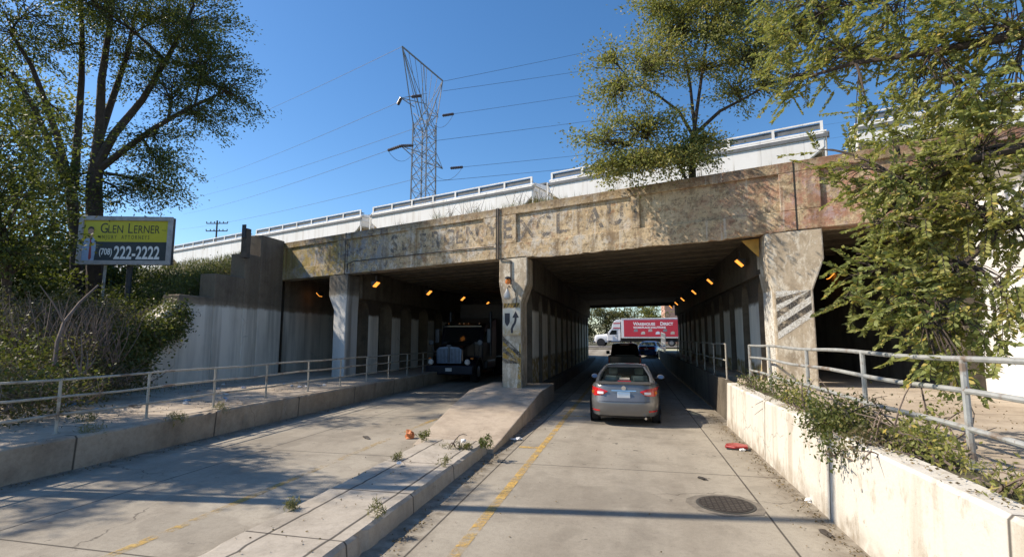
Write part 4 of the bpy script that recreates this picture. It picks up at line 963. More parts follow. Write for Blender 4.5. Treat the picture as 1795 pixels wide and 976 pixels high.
# red and white box truck crossing beyond the tunnel (drives to the left: local +y is forward)
def box_truck(label, loc, rz_):
    t = thing('box_truck', label, 'truck', loc, rz_); wp = paint('truck_white_paint', (.80, .80, .80), .3, 0); rp = plain('truck_red_panel', (.52, .035, .055), .5, 0, .08, 1)
    # box from y=-8.6..0, cab 0.5..3.6 ; widths +-1.25
    MB().box(-1.25, 1.25, -8.8, -.1, 1.12, 3.78).build('cargo_box', wp, t, local=True, bevel=.03)
    for sg in (1, -1):
        MB().box(sg * 1.262 - .01, sg * 1.262 + .01, -8.7, -.45, 1.30, 3.55).build('red_side_panel', rp, t, local=True)
    MB().box(-1.262, 1.262, -8.81, -.09, 3.60, 3.70).build('top_rail', plain('rail_grey', (.45, .44, .48), .4, .4), t, local=True)
    MB().box(-1.265, 1.265, -8.81, -.09, 1.1, 1.22).build('bottom_rail', plain('rail_pale', (.62, .60, .55), .5), t, local=True)
    # side towards the camera is local +x (truck faces -X world => rz=+90deg : local +x -> world +y?) resolved below with sg = SIDE
    S = -1
    def TT(y0, z0, off=1.275): return lambda p: ROT(t, (S * off, y0 - S * S * p[0] * 1, z0 + p[1]))
    def ROT(t, p):
        o, r = ORG[t.name]; c, s = math.cos(r), math.sin(r); return (o.x + p[0] * c - p[1] * s, o.y + p[0] * s + p[1] * c, o.z + p[2])
    tw = plain('truck_lettering', (.85, .83, .82), .5, var=.03)
    x = 1.72
    for ch, sz in (('W', .62), ('AREHOUSE', .5), (' ', .4), ('D', .62), ('IRECT', .5)):
        if ch.strip():
            o = text(ch, sz, tw, 'lettering', t, TT(-x, 2.82), sx=.92, bold=.02)
            x += {'W': .56, 'AREHOUSE': 2.72, 'D': .42, 'IRECT': 1.5}[ch]
        else: x += .22
    text('WORKPLACE SOLUTIONS', .34, tw, 'lettering', t, TT(-1.72, 2.42), sx=1.06, bold=.016)
    cols = [(.25, .25, .27), (.55, .52, .48), (.45, .40, .38), (.65, .72, .80), (.20, .22, .24), (.5, .42, .36), (.6, .56, .5)]
    for i in range(7):
        y0 = -1.75 - i * .95; z0 = 1.95 if i % 2 == 0 else 1.6; m = MB(); sg = S
        m.add([(sg * 1.276, y0, z0), (sg * 1.276, y0 - .55, z0 + .04), (sg * 1.276, y0 - .52, z0 + .36), (sg * 1.276, y0 - .30, z0 + .42), (sg * 1.276, y0 - .04, z0 + .30)], [(0, 1, 2, 3, 4)]); m.build('printed_picture', plain('print%d' % i, cols[i], .5), t, local=True, fix=False)
    # fairing on the cab
    m = MB(); m.prism([(.05, 2.35), (1.25, 2.35), (1.15, 2.9), (.85, 3.45), (.55, 3.62), (.05, 3.66)], -1.12, 1.12, 'x'); m.build('roof_fairing', wp, t, local=True, bevel=.06)
    for z0, z1 in ((3.05, 3.2), (2.42, 2.56)):
        MB().box(-1.128, 1.128, .06, 1.0, z0, z1).build('red_stripe', rp, t, local=True)
    # cab with a hood
    m = MB(); m.prism([(.05, .75), (1.85, .75), (1.85, 1.75), (1.35, 2.36), (.05, 2.36)], -1.08, 1.08, 'x'); m.build('cab', wp, t, local=True, bevel=.06)
    m = shell([(.55, .95, 1.7, 3.65, 7), (.9, 1.0, 1.7, 3.72, 7), (1.3, .98, 1.7, 3.68, 7), (1.52, .9, 1.7, 3.5, 6), (lambda x, y: 1.72 - max(0, y - 1.8) * .10, .75, 1.7, 3.2, 6)]); m.build('hood', wp, t, smooth=True, local=True)
    m = MB(); m.add([(-1.0, 1.845, 1.80), (1.0, 1.845, 1.80), (.95, 1.42, 2.30), (-.95, 1.42, 2.30)], [(0, 1, 2, 3)]); m.v = [(x, y + .02, z + .02) for x, y, z in m.v]; m.build('windscreen', plain('windscreen_green', (.10, .30, .24), .08), t, local=True)
    for sg in (-1, 1):
        m = MB(); m.add([(sg * 1.092, .55, 1.6), (sg * 1.092, 1.55, 1.6), (sg * 1.092, 1.5, 1.78), (sg * 1.092, 1.22, 2.2), (sg * 1.092, .55, 2.2)], [(0, 1, 2, 3, 4)]); m.build('side_window', M['glassd'], t, local=True)
        d = MB().box(sg * 1.088 - .006, sg * 1.088 + .006, .45, .47, .8, 2.25).build('door_seam', M['black'], t, local=True)
        MB().box(sg * 1.1 - .02, sg * 1.1 + .02, .55, .75, 1.42, 1.48).build('door_handle', M['black'], t, local=True)
        MB().box(sg * 1.33 - .10, sg * 1.33 + .10, 1.72, 1.80, 1.55, 2.1).build('side_mirror', M['black'], t, local=True, bevel=.02)
        MB().box(sg * .95 - .12, sg * .95 + .12, .15, 1.35, .5, .75).build('fuel_tank', M['chrome'], t, local=True, bevel=.05)
        wheel(t, sg * 1.08, 2.75, .48, .28, .55)
        m = MB(); m.lathe([(.58, sg * 1.0), (.56, sg * 1.12)], (0, 2.75, .52), 'x', 24); m.build('wheel_arch', M['black'], t, local=True)
        for yy in (-6.6,): wheel(t, sg * 1.15, yy, .48, .5, .55)
        MB().box(sg * .8 - .12, sg * .8 + .12, 3.62, 3.71, .95, 1.15).build('headlight', M['whitelens'], t, local=True, bevel=.02)
    MB().box(-1.1, 1.1, 3.6, 3.8, .45, .72).build('front_bumper', M['chrome'], t, local=True, bevel=.03)
    MB().box(-.5, .5, -8.6, 1.9, .62, 1.1).build('chassis', M['black'], t, local=True)
    return t
bt_t = box_truck('white box truck with red lettered sides crossing beyond the tunnel', (-1.15, 73.0, .98), R(84))

# dark blue conventional semi truck in the left tunnel, facing the viewer (local +y forward, turned round)
def semi(label, loc, rz_):
    t = thing('semi_truck', label, 'truck', loc, rz_); np_ = paint('navy_paint', (.006, .008, .018), .35, .1)
    # y: front bumper at 0, going back is negative
    MB().box(-1.2, 1.2, -.25, 0, .42, .86).build('front_bumper', plain('bumper_dark_chrome', (.025, .03, .045), .35, .6), t, local=True, bevel=.05)  # bumper chrome darkened for the shade under the viaduct
    m = MB(); m.prism([(-.62, .95), (.62, .95), (.64, 1.62), (.50, 1.72), (0, 1.78), (-.50, 1.72), (-.64, 1.62)], -.12, -.02, 'y'); gr = m.build('grille', plain('grille_bright', (.17, .23, .34), .35, .7), t, local=True, bevel=.02)
    m = MB()
    for i in range(17): x = -.56 + i * .07; m.box(x, x + .022, -.019, .0, 1.0, 1.66)
    m.build('grille_bar', plain('grille_bar_dark', (.05, .06, .08), .4, .5), gr, local=True)
    MB().box(-.035, .035, .001, .02, 1.0, 1.78).build('centre_strip', M['dchrome'], gr, local=True)
    MB().box(-.12, .12, -.06, .03, 1.74, 1.86).build('hood_ornament', M['dchrome'], gr, local=True, bevel=.03)
    m = MB(); m.prism([(-1.9, 1.0), (-.1, 1.0), (-.1, 1.66), (-.5, 1.80), (-1.9, 1.98)], -.70, .70, 'x'); m.build('hood', np_, t, local=True, bevel=.08)
    for sg in (-1, 1):
        m = MB(); P = []
        for i in range(9):
            a = math.pi * (.06 + .88 * i / 8); P.append((-1.15 + .74 * math.cos(a), .55 + .70 * math.sin(a)))
        P += [(-1.82, .62), (-1.5, .62)]
        P2 = [(-1.15 + .62 * math.cos(math.pi * (.94 - .88 * i / 8)), .55 + .60 * math.sin(math.pi * (.94 - .88 * i / 8))) for i in range(9)]
        m.prism(P[:9] + P2, sg * .72, sg * 1.22, 'x'); m.build('fender', np_, t, smooth=True, local=True)
        wheel(t, sg * 1.16, -1.15, .52, .3, .52)
        for yy in (-6.2, -7.5): wheel(t, sg * 1.2, yy, .52, .5, .52)
        h = MB(); h.lathe([(.02, -.30), (.13, -.12), (.14, -.02), (.10, .02)], (sg * .93, 0, 1.02), 'y', 16); h.build('headlight', M['whitelens'], t, smooth=True, local=True)
        MB().box(sg * 1.08 - .06, sg * 1.08 + .06, -.36, -.26, 1.14, 1.22).build('indicator_lamp', M['amberlens'], t, local=True)
        m = MB(); m.lathe([(.02, -.06), (.13, 0), (.14, .04), (.12, .06)], (sg * 1.28, -1.0, 1.95), 'y', 14); m.build('fender_mirror', M['dchrome'], t, smooth=True, local=True)
        m = MB(); m.tube([(sg * 1.28, -1.0, 1.85), (sg * 1.1, -1.1, 1.3)], .018, 5); m.build('mirror_stalk', M['dchrome'], t, local=True)
        MB().box(sg * 1.42 - .11, sg * 1.42 + .11, -2.15, -2.08, 1.9, 2.65).build('side_mirror', M['dchrome'], t, local=True, bevel=.03)
        m = MB(); m.tube([(sg * 1.2, -2.2, 2.6), (sg * 1.42, -2.12, 2.6)], .02, 5); m.build('mirror_arm', M['dchrome'], t, local=True)
        m = MB(); m.lathe([(.09, 1.2), (.09, 3.5), (.07, 3.6)], (sg * 1.15, -3.4, 0), 'z', 12); m.build('exhaust_stack', M['dchrome'], t, smooth=True, local=True)
        MB().box(sg * 1.0 - .2, sg * 1.0 + .2, -4.4, -2.6, .5, 1.05).build('fuel_tank', M['dchrome'], t, local=True, bevel=.12)
        m = MB(); m.add([(sg * 1.156, -2.05, 1.95), (sg * 1.156, -2.85, 1.95), (sg * 1.156, -2.85, 2.5), (sg * 1.156, -2.2, 2.5)], [(0, 1, 2, 3)]); m.build('side_window', M['glassd'], t, local=True)
    m = MB(); m.prism([(-4.7, .95), (-1.9, .95), (-1.9, 1.95), (-2.2, 2.72), (-2.6, 2.95), (-4.7, 3.3)], -1.15, 1.15, 'x'); m.build('cab', np_, t, local=True, bevel=.07)
    m = MB(); m.add([(-1.0, -1.89, 1.99), (1.0, -1.89, 1.99), (.95, -2.17, 2.64), (-.95, -2.17, 2.64)], [(0, 1, 2, 3)]); m.build('windscreen', M['glassd'], t, local=True)
    MB().box(-1.05, 1.05, -2.2, -1.95, 2.74, 2.80).build('sun_visor', np_, t, local=True)
    for x in (-.85, -.25, 0, .25, .85):
        m = MB(); m.lathe([(.045, -2.35), (.04, -2.27)], (x, 0, 2.92), 'y', 8); m.build('marker_lamp', M['amberlens'], t, local=True)
    MB().box(-.16, .16, .002, .016, .58, .74).build('number_plate', M['whitelens'], t, local=True)
    MB().box(-.45, .45, -9, -1.5, .6, .95).build('chassis', M['black'], t, local=True)
    MB().box(-1.28, 1.28, -17, -5.4, 1.15, 4.15).build('trailer', plain('trailer_dark', (.05, .05, .055), .5), t, local=True, bevel=.03)
    return t
semi('dark blue semi truck with a bright grille in the left tunnel', (-8.55, 23.6, 0), R(180))
def far_sedan(): pass

# ================================================================== THINGS ON THE ROAD
t = thing('manhole_cover', 'round dark cast iron manhole cover in the right lane', 'manhole cover', (1.17, 7.52, 0))
m = MB(); m.lathe([(.37, .004), (.37, .010), (.34, .011)], (1.17, 7.52, 0), n=40); m.build('ring', plain('iron_ring', (.08, .075, .065), .7, .3), t)
m = MB(); rr_ = random.Random(4); pp = [(1.17 + (.47 + rr_.uniform(-.03, .05)) * math.cos(a * math.pi / 9), 7.52 + (.47 + rr_.uniform(-.03, .05)) * math.sin(a * math.pi / 9), .0035) for a in range(18)]
m.add(pp, [tuple(range(18))]); m.build('mortar_collar', plain('dark_mortar', (.19, .165, .13), .95, 0, .4, 9, bump=.3), t, fix=False)
m = MB(); m.lathe([(.335, .008), (.335, .016)], (1.17, 7.52, 0), n=40); m.build('lid', plain('iron_lid', (.055, .045, .038), .7, .3, .4, 20), t)
m = MB()
for i in range(-4, 5):
    for j in range(-4, 5):
        x, y = i * .068, j * .068
        if x * x + y * y < .095: m.box(1.17 + x - .022, 1.17 + x + .022, 7.52 + y - .022, 7.52 + y + .022, .0162, .021)
m.build('tread_pattern', plain('iron_studs', (.10, .085, .07), .6, .3), t)
def scrap(name, label, cat, p, size, col, seed, group=None, flatn=.3):
    r_ = random.Random(seed); bm = bmesh.new(); bmesh.ops.create_icosphere(bm, subdivisions=2, radius=1)
    for v in bm.verts: k = r_.uniform(.65, 1.25); v.co = Vector((v.co.x * size[0] * k, v.co.y * size[1] * k, max(-.0, (v.co.z + .55)) * size[2] * k))
    me = bpy.data.meshes.new(name); bm.to_mesh(me); bm.free(); me.materials.append(plain('scrap_%d' % seed, col, .7, 0, .25, 20))
    o = bpy.data.objects.new(name, me); COL.objects.link(o); o.location = p; o.rotation_euler = (0, 0, r_.uniform(0, 6)); return tag(o, label, cat, group)
t = thing('broken_bumper_piece', 'flat red broken plastic car part by the right wall', 'debris', (2.0, 11.3, 0))
m = MB(); m.prism([(1.78, 11.2), (1.95, 11.08), (2.2, 11.15), (2.24, 11.35), (2.05, 11.5), (1.84, 11.42)], .01, .07, 'z'); m.build('panel', plain('red_plastic', (.33, .02, .02), .35), t, bevel=.02)
m = MB(); m.prism([(1.80, 11.12), (2.22, 11.02), (2.2, 11.07), (1.82, 11.18)], .006, .03, 'z'); m.build('trim', M['black'], t)
def g0(u, v, z=0): return tuple(at_z(u, v, z))
scrap('litter_cup', 'crushed orange and white cup beside the median ramp', 'litter', g0(717, 768), (.10, .12, .11), (.55, .18, .06), 1)
scrap('paper_scrap', 'crumpled white paper on top of the median end', 'litter', g0(812, 775, .27), (.07, .05, .04), (.75, .74, .72), 2)
scrap('paper_scrap', 'small white scrap on the road right of the median', 'litter', g0(905, 771), (.13, .07, .04), (.75, .75, .74), 3)
scrap('paper_scrap', 'white scrap beside the red plastic part', 'litter', g0(1302, 790), (.06, .05, .03), (.7, .7, .68), 4)
scrap('paper_scrap', 'white scrap at the foot of the right wall', 'litter', g0(1418, 879), (.05, .05, .03), (.75, .74, .72), 5)
scrap('paper_scrap', 'white scrap lying on the median slab', 'litter', g0(700, 812, .27), (.06, .04, .02), (.75, .74, .72), 6)
scrap('leaf_debris', 'dark dead leaf clump on the road by the manhole', 'debris', g0(1448, 936), (.13, .05, .03), (.05, .04, .03), 7)
scrap('leaf_debris', 'small dark debris near the slab joint', 'debris', g0(1230, 839), (.10, .04, .02), (.04, .035, .03), 8)
scrap('leaf_debris', 'dark debris on the left lane above the yellow line', 'debris', g0(642, 767), (.22, .06, .02), (.06, .05, .04), 9)
r3 = random.Random(12)
for i in range(26):
    x, y = r3.uniform(-15.2, -10.2), r3.uniform(8.5, 17)
    c_ = r3.choice([(.7, .7, .7), (.2, .35, .5), (.5, .5, .55), (.35, .3, .25), (.75, .73, .7)])
    scrap('litter_scrap', 'small bit of litter scattered on the left sidewalk behind the railing', 'litter', (x, y, .552), (r3.uniform(.04, .11), r3.uniform(.03, .08), r3.uniform(.02, .05)), c_, 30 + i, 'litter scattered on the left sidewalk')
# ================================================================== PLANTS
def leafmesh(name, C, D, L, Wd, mat, parent, seed=0, fold=0.0):
    """C centres (n,3), D long axes (n,3); one lozenge-shaped leaf each"""
    rs = np.random.RandomState(seed); n = len(C); C = np.asarray(C); D = np.asarray(D, float)
    D /= np.linalg.norm(D, axis=1)[:, None] + 1e-9
    U = rs.normal(size=(n, 3)) + np.array([0, 0, .8]); B = np.cross(D, U); B /= np.linalg.norm(B, axis=1)[:, None] + 1e-9
    l = (L * rs.uniform(.65, 1.3, n))[:, None]; w_ = (Wd * rs.uniform(.7, 1.25, n))[:, None]; Nn = np.cross(B, D)
    V = np.empty((n, 4, 3)); V[:, 0] = C - D * l / 2; V[:, 1] = C + B * w_ / 2 - Nn * w_ * fold - D * l * .05; V[:, 2] = C + D * l / 2; V[:, 3] = C - B * w_ / 2 - Nn * w_ * fold - D * l * .05
    o_ = np.array(ORG[parent.name][0]) if parent is not None else 0
    V = V.reshape(-1, 3) - o_
    me = bpy.data.meshes.new(name); me.vertices.add(4 * n); me.vertices.foreach_set('co', V.ravel().astype(np.float32))
    me.loops.add(4 * n); me.loops.foreach_set('vertex_index', np.arange(4 * n, dtype=np.int32)); me.polygons.add(n)
    me.polygons.foreach_set('loop_start', np.arange(0, 4 * n, 4, dtype=np.int32)); me.polygons.foreach_set('loop_total', np.full(n, 4, dtype=np.int32))
    me.update(calc_edges=True); me.validate(); me.materials.append(mat)
    ob = bpy.data.objects.new(name, me); COL.objects.link(ob); ob.parent = parent; return ob
def bez(a, b, c, n): return [a * ((1 - t) ** 2) + b * (2 * t * (1 - t)) + c * (t * t) for t in [i / n for i in range(n + 1)]]
def tree(name, label, cat, base, trunks, blobs, lm, leaf, group=None, seed=1, per=60, cl=1.0, bark='bark', zmin=None, droop=.15, sigma=.30):
    """trunks: [(points, r0, r1)], blobs: [(centre, (rx,ry,rz), clusters, (trunk, t))]"""
    rs = np.random.RandomState(seed); r_ = random.Random(seed)
    t = thing(name, label, cat, tuple(base), 0, group); m = MB()
    for pts, r0, r1 in trunks:
        n = len(pts); m.tube(pts, [r0 + (r1 - r0) * i / (n - 1) for i in range(n)], 8)
    C, D = [], []
    def tpt(k, f):
        pts = trunks[k][0]; x = f * (len(pts) - 1); i = min(int(x), len(pts) - 2); return pts[i].lerp(pts[i + 1], x - i), trunks[k][1] + (trunks[k][2] - trunks[k][1]) * f
    for c, rad, nc, (ti, tf) in blobs:
        c = Vector(c); s0, rs0 = tpt(ti, tf); mid = s0.lerp(c, .5) + Vector((r_.uniform(-.3, .3), r_.uniform(-.3, .3), .12 * (c - s0).length))
        limb = bez(s0, mid, c, 8); r0 = min(rs0 * .75, .045 + .016 * (c - s0).length)
        m.tube(limb, [r0 + (.018 - r0) * i / 8 for i in range(9)], 6)
        for k in range(int(nc * cl)):
            v = Vector(rs.normal(size=3)).normalized() * (rs.uniform(.12, 1) ** .45)
            p = c + Vector((v.x * rad[0], v.y * rad[1], v.z * rad[2]))
            j = r_.choice([3, 4, 5, 6, 7, 8]); q = limb[j]; md = q.lerp(p, .5) + Vector((r_.uniform(-.15, .15), r_.uniform(-.15, .15), r_.uniform(0, .3)))
            tw = bez(q, md, p, 4); m.tube(tw, [.02, .016, .012, .009, .006], 4, cap=False)
            out = (p - q); out = out.normalized() if out.length > .01 else Vector((0, 0, 1)); out.z -= droop
            nl = int(per * rs.uniform(.5, 1.4)); f = rs.normal(size=(nl, 3)) * sigma * np.array([.62, .62, .42]) + np.outer((rs.uniform(-1, 1, nl)) * sigma * 2.3, np.array(out))
            P = np.array(p) + f; C.append(P); D.append(rs.normal(size=(nl, 3)) * .6 + np.array(out))
    C = np.concatenate(C); D = np.concatenate(D)
    if zmin is not None: k = C[:, 2] > zmin; C, D = C[k], D[k]
    m.build('trunk', M[bark], t, smooth=True, fix=False)
    leafmesh('crown', C, D, leaf[0], leaf[1], M[lm], t, seed)
    return t
def PX(u, v, d): return at_d(u, v, d)
def TR(*pts): return [PX(*p) for p in pts]
# --- the big tree behind the billboard
b0 = PX(168, 600, 27.5); b0.z = emb(b0.x, b0.y) - .1
tree('broadleaf_tree', 'large dark tree with fanned limbs directly behind the billboard', 'tree', b0,
     [([b0] + TR((166, 440, 27.5), (165, 330, 27.5), (168, 290, 27.5)), .34, .26), (TR((168, 290, 27.5), (175, 220, 27.5), (178, 140, 27.3), (190, 60, 27), (205, -60, 27)), .22, .07),
      (TR((165, 300, 27.5), (200, 235, 27.2), (250, 175, 27), (300, 90, 26.6), (340, 10, 26.3)), .2, .06), (TR((170, 300, 27.5), (215, 265, 27), (270, 225, 26.5), (330, 190, 26), (385, 165, 25.6)), .16, .05),
      (TR((168, 260, 27.5), (195, 180, 28), (222, 100, 28.5), (240, 10, 29)), .17, .06)],
     [(PX(330, 40, 26.5), (2.3, 2.3, 1.6), 60, (2, .9)), (PX(360, 110, 26), (2.0, 2.0, 1.3), 50, (3, .8)), (PX(400, 160, 25.6), (1.5, 1.6, .9), 30, (3, 1)), (PX(290, 30, 28), (2.5, 2.5, 1.8), 46, (4, .8)),
      (PX(300, 150, 26.5), (2.0, 2.0, 1.2), 36, (3, .6)), (PX(345, 205, 26), (1.6, 1.6, .9), 26, (3, .75)), (PX(260, 240, 26.4), (1.6, 1.6, .8), 16, (3, .5)), (PX(280, 290, 26.5), (1.6, 1.5, .8), 26, (3, .4)), (PX(270, 330, 27), (1.4, 1.4, .7), 18, (0, .9)), (PX(230, 90, 28), (2.2, 2.2, 1.6), 26, (4, .6)), (PX(190, 10, 27), (2.3, 2.3, 1.6), 30, (1, .85)),
      ((-20.5, 14.5, 17.0), (1.6, 1.3, 1.4), 40, (1, .95)), ((-19.8, 12.6, 17.6), (1.8, .8, 1.9), 50, (1, .9)), ((-20.6, 12.0, 15.6), (1.6, .8, 1.4), 36, (1, .8)), ((-19.6, 14.2, 14.8), (1.2, 1.2, 1.0), 20, (2, .7)), (PX(330, -20, 27), (2.0, 2.0, 1.3), 30, (2, 1)), (PX(120, 320, 28), (1.5, 1.5, 1.3), 18, (0, .9)), (PX(215, 340, 27), (1.3, 1.3, .8), 14, (0, .8))],  # crown masses in world coordinates are unseen, added to shade the road
     'leafL', (.125, .065), seed=3, per=85, cl=1.25)
b1 = PX(132, 600, 28.5); b1.z = emb(b1.x, b1.y) - .1
tree('broadleaf_tree', 'slender multi stemmed tree just left of the billboard', 'tree', b1,
     [([b1] + TR((134, 420, 28.5), (124, 330, 28.5)), .25, .2), (TR((124, 335, 28.5), (90, 260, 28.5), (60, 190, 28), (20, 125, 28), (-10, 110, 28)), .15, .06),
      (TR((124, 335, 28.5), (104, 250, 28.2), (80, 180, 28), (55, 115, 28), (20, 60, 28)), .16, .06), (TR((130, 330, 28.5), (136, 240, 28.5), (143, 140, 28.5), (144, 60, 28.5), (138, -40, 28.5)), .17, .07)],
     [(PX(140, -10, 28.5), (2.2, 2.2, 1.6), 26, (3, .95)), (PX(100, 90, 28.5), (2.0, 2.0, 1.4), 14, (3, .7)), (PX(30, 60, 28), (2.2, 2.2, 1.6), 34, (2, .95)), (PX(10, 140, 28), (1.9, 1.9, 1.5), 22, (1, .9)),
      (PX(60, 20, 28), (2.3, 2.3, 1.6), 34, (2, 1)), (PX(70, 250, 28.5), (1.8, 1.8, 1.5), 20, (1, .5)), (PX(110, 200, 28.5), (1.5, 1.5, 1.2), 10, (2, .5)), (PX(90, 330, 28.5), (1.7, 1.7, 1.2), 24, (0, .9))],
     'leafL', (.125, .065), seed=5, per=75)
def simple_tree(label, u, vb, d, crowns, lm, leaf, seed, per, group, cat='tree', name='broadleaf_tree', cl=1.0, z=None, sigma=.35, tr=.16):
    b = PX(u, vb, d); b.z = (emb(b.x, b.y) - .1) if z is None else z
    top = Vector(crowns[0][0]); tr_ = [b, b.lerp(top, .35) + Vector((.2, .1, 0)), b.lerp(top, .7) + Vector((-.1, .2, 0)), top]
    return tree(name, label, cat, b, [(tr_, tr, tr * .35)], [(c, r, n, (0, rnd.uniform(.45, .9))) for c, r, n in crowns], lm, leaf, group, seed, per, cl, sigma=sigma)
G = 'trees on the left embankment'
simple_tree('leafy dark tree at the far left edge, nearest of the left group', 20, 600, 22, [(PX(-10, 330, 22), (1.7, 1.7, 1.6), 34), (PX(10, 400, 22), (1.3, 1.3, 1.3), 22), (PX(-20, 220, 22), (1.9, 1.9, 1.5), 26), (PX(0, 440, 22), (1.8, 1.8, 1.2), 26)], 'leafL', (.14, .08), 11, 85, G)
simple_tree('yellowish leaved tree filling the gap left of the slender trunks', 60, 600, 33, [(PX(50, 260, 33), (2.8, 2.8, 2.4), 44), (PX(20, 350, 33), (2.5, 2.5, 2), 36), (PX(95, 390, 33), (2.3, 2.3, 2), 40), (PX(40, 160, 33), (2.5, 2.5, 2), 30), (PX(120, 470, 33), (2.4, 2, 1.4), 40)], 'leafM', (.17, .1), 12, 65, G)
simple_tree('low dark tree behind the billboard posts', 210, 600, 31, [(PX(200, 500, 31), (1.9, 1.9, 1.2), 44), (PX(130, 470, 32), (2.2, 2.2, 1.6), 44), (PX(60, 480, 31), (2.4, 2.2, 1.4), 50), (PX(165, 430, 33), (1.8, 1.8, 1.2), 20), (PX(100, 540, 29), (2, 2, 1.2), 40)], 'leafL', (.17, .1), 13, 90, G)
simple_tree('dark tree low at the left edge behind the brambles', -30, 620, 26, [(PX(-10, 500, 26), (2.2, 2.2, 1.6), 54), (PX(50, 540, 26), (1.9, 1.9, 1.1), 40), (PX(-40, 420, 26), (2.0, 2.0, 1.6), 30)], 'leafL', (.16, .1), 14, 90, G)
# shade tree out of frame on the left
b = Vector((-18.5, 5.2, .4))
tree('broadleaf_tree', 'tree left of the picture whose shade falls on the left lane', 'tree', b,
     [([b, b + Vector((.1, .1, 2.5)), b + Vector((.2, .3, 5))], .22, .16), ([b + Vector((.2, .3, 4.5)), b + Vector((1.2, .8, 6.5)), b + Vector((2.0, 1.6, 8.2))], .14, .05), ([b + Vector((.2, .3, 4.5)), b + Vector((.5, .2, 7)), b + Vector((1.3, .4, 9.5))], .14, .05), ([b + Vector((.2, .3, 3.5)), b + Vector((2.0, .6, 6)), b + Vector((4.2, 1.2, 8.4))], .10, .04), ([b + Vector((.2, .3, 4.0)), b + Vector((2.2, -.1, 7)), b + Vector((4.6, .2, 9.6))], .09, .04)],
     [((-17.0, 6.6, 7.6), (1.8, .9, .9), 40, (1, .8)), ((-17.5, 5.9, 9.0), (2, 1.0, .9), 44, (2, .8)), ((-15.4, 7.6, 7.0), (1.2, .45, .4), 14, (1, .9)), ((-15.2, 6.2, 8.0), (1.4, .7, .6), 22, (3, .9)), ((-14.4, 5.6, 9.6), (1.5, .6, .6), 20, (4, .9)), ((-18.8, 6.8, 8.6), (1.8, 1.2, 1), 34, (2, .9)), ((-17.6, 4.0, 9), (1.8, 1.0, 1.2), 12, (2, .9))],
     'leafL', (.13, .07), seed=21, per=75, cl=1.3, sigma=.26)
# --- the tree rooted on the viaduct coping
tb = BT((6.1, .75, 6.3)); 
Q = lambda u, v, d=15.6: PX(u, v, d)
dd = math.hypot(tb.x, tb.y)
bb_ = Q(1213, 305, dd); tb = Vector((bb_.x, bb_.y, 6.3))
tree('viaduct_tree', 'small yellow green tree growing out of the viaduct coping', 'tree', tb,
     [([tb] + [Q(1213, 285, dd), Q(1214, 245, dd), Q(1222, 225, dd)], .11, .09), ([Q(1216, 235, dd), Q(1222, 190, dd), Q(1232, 120, dd), Q(1240, 60, dd), Q(1235, -20, dd)], .06, .02),
      ([Q(1216, 240, dd), Q(1190, 195, dd), Q(1150, 165, dd - .3), Q(1100, 140, dd - .6)], .055, .02), ([Q(1222, 232, dd), Q(1262, 195, dd), Q(1310, 170, dd), Q(1345, 150, dd)], .06, .02), ([Q(1218, 230, dd), Q(1210, 150, dd), Q(1195, 70, dd), Q(1180, 0, dd)], .05, .02), ([tb + Vector((0, 0, .1)), Q(1190, 290, dd - .2), Q(1150, 262, dd - .5)], .05, .02)],
     [(Q(1150, 110, dd - .5), (.95, 1.1, .7), 34, (2, .8)), (Q(1085, 160, dd - .8), (.8, .9, .6), 26, (2, 1)), (Q(1190, 60, dd), (1.0, 1.2, .8), 34, (4, .7)), (Q(1260, 60, dd), (1.0, 1.2, .8), 34, (1, .7)), (Q(1150, 20, dd), (.9, 1, .6), 24, (4, .9)),
      (Q(1320, 90, dd), (1.1, 1.1, .8), 38, (3, .9)), (Q(1350, 150, dd), (.6, .9, .4), 12, (3, 1)), (Q(1290, 160, dd), (.8, .8, .35), 12, (3, .6)), (Q(1230, 0, dd), (1.1, 1.1, .7), 30, (1, .95)), (Q(1300, 10, dd), (1.1, 1.1, .7), 30, (1, .9)), (Q(1200, -60, dd), (1.6, 1.5, .9), 40, (1, 1)), (Q(1230, 120, dd), (.9, .9, .5), 12, (1, .5)),
      (Q(1125, 225, dd - .7), (1.3, .9, .6), 34, (5, 1)), (Q(1140, 285, dd - .8), (1.3, .7, .3), 34, (5, 1)), (Q(1205, 275, dd - .4), (.5, .4, .35), 12, (5, .4)), (Q(1055, 255, dd - .9), (.8, .7, .5), 14, (5, 1)), (Q(1190, 270, dd - .5), (.8, .6, .4), 26, (5, .7)), (Q(1100, 290, dd - 1.0), (1.0, .5, .3), 24, (5, 1)), (Q(1230, 255, dd - .3), (.5, .5, .35), 14, (0, .8)), (Q(1060, 105, dd - .6), (.5, .6, .4), 9, (2, 1))],
     'leafM', (.095, .048), seed=31, per=72, cl=1.5, sigma=.22)
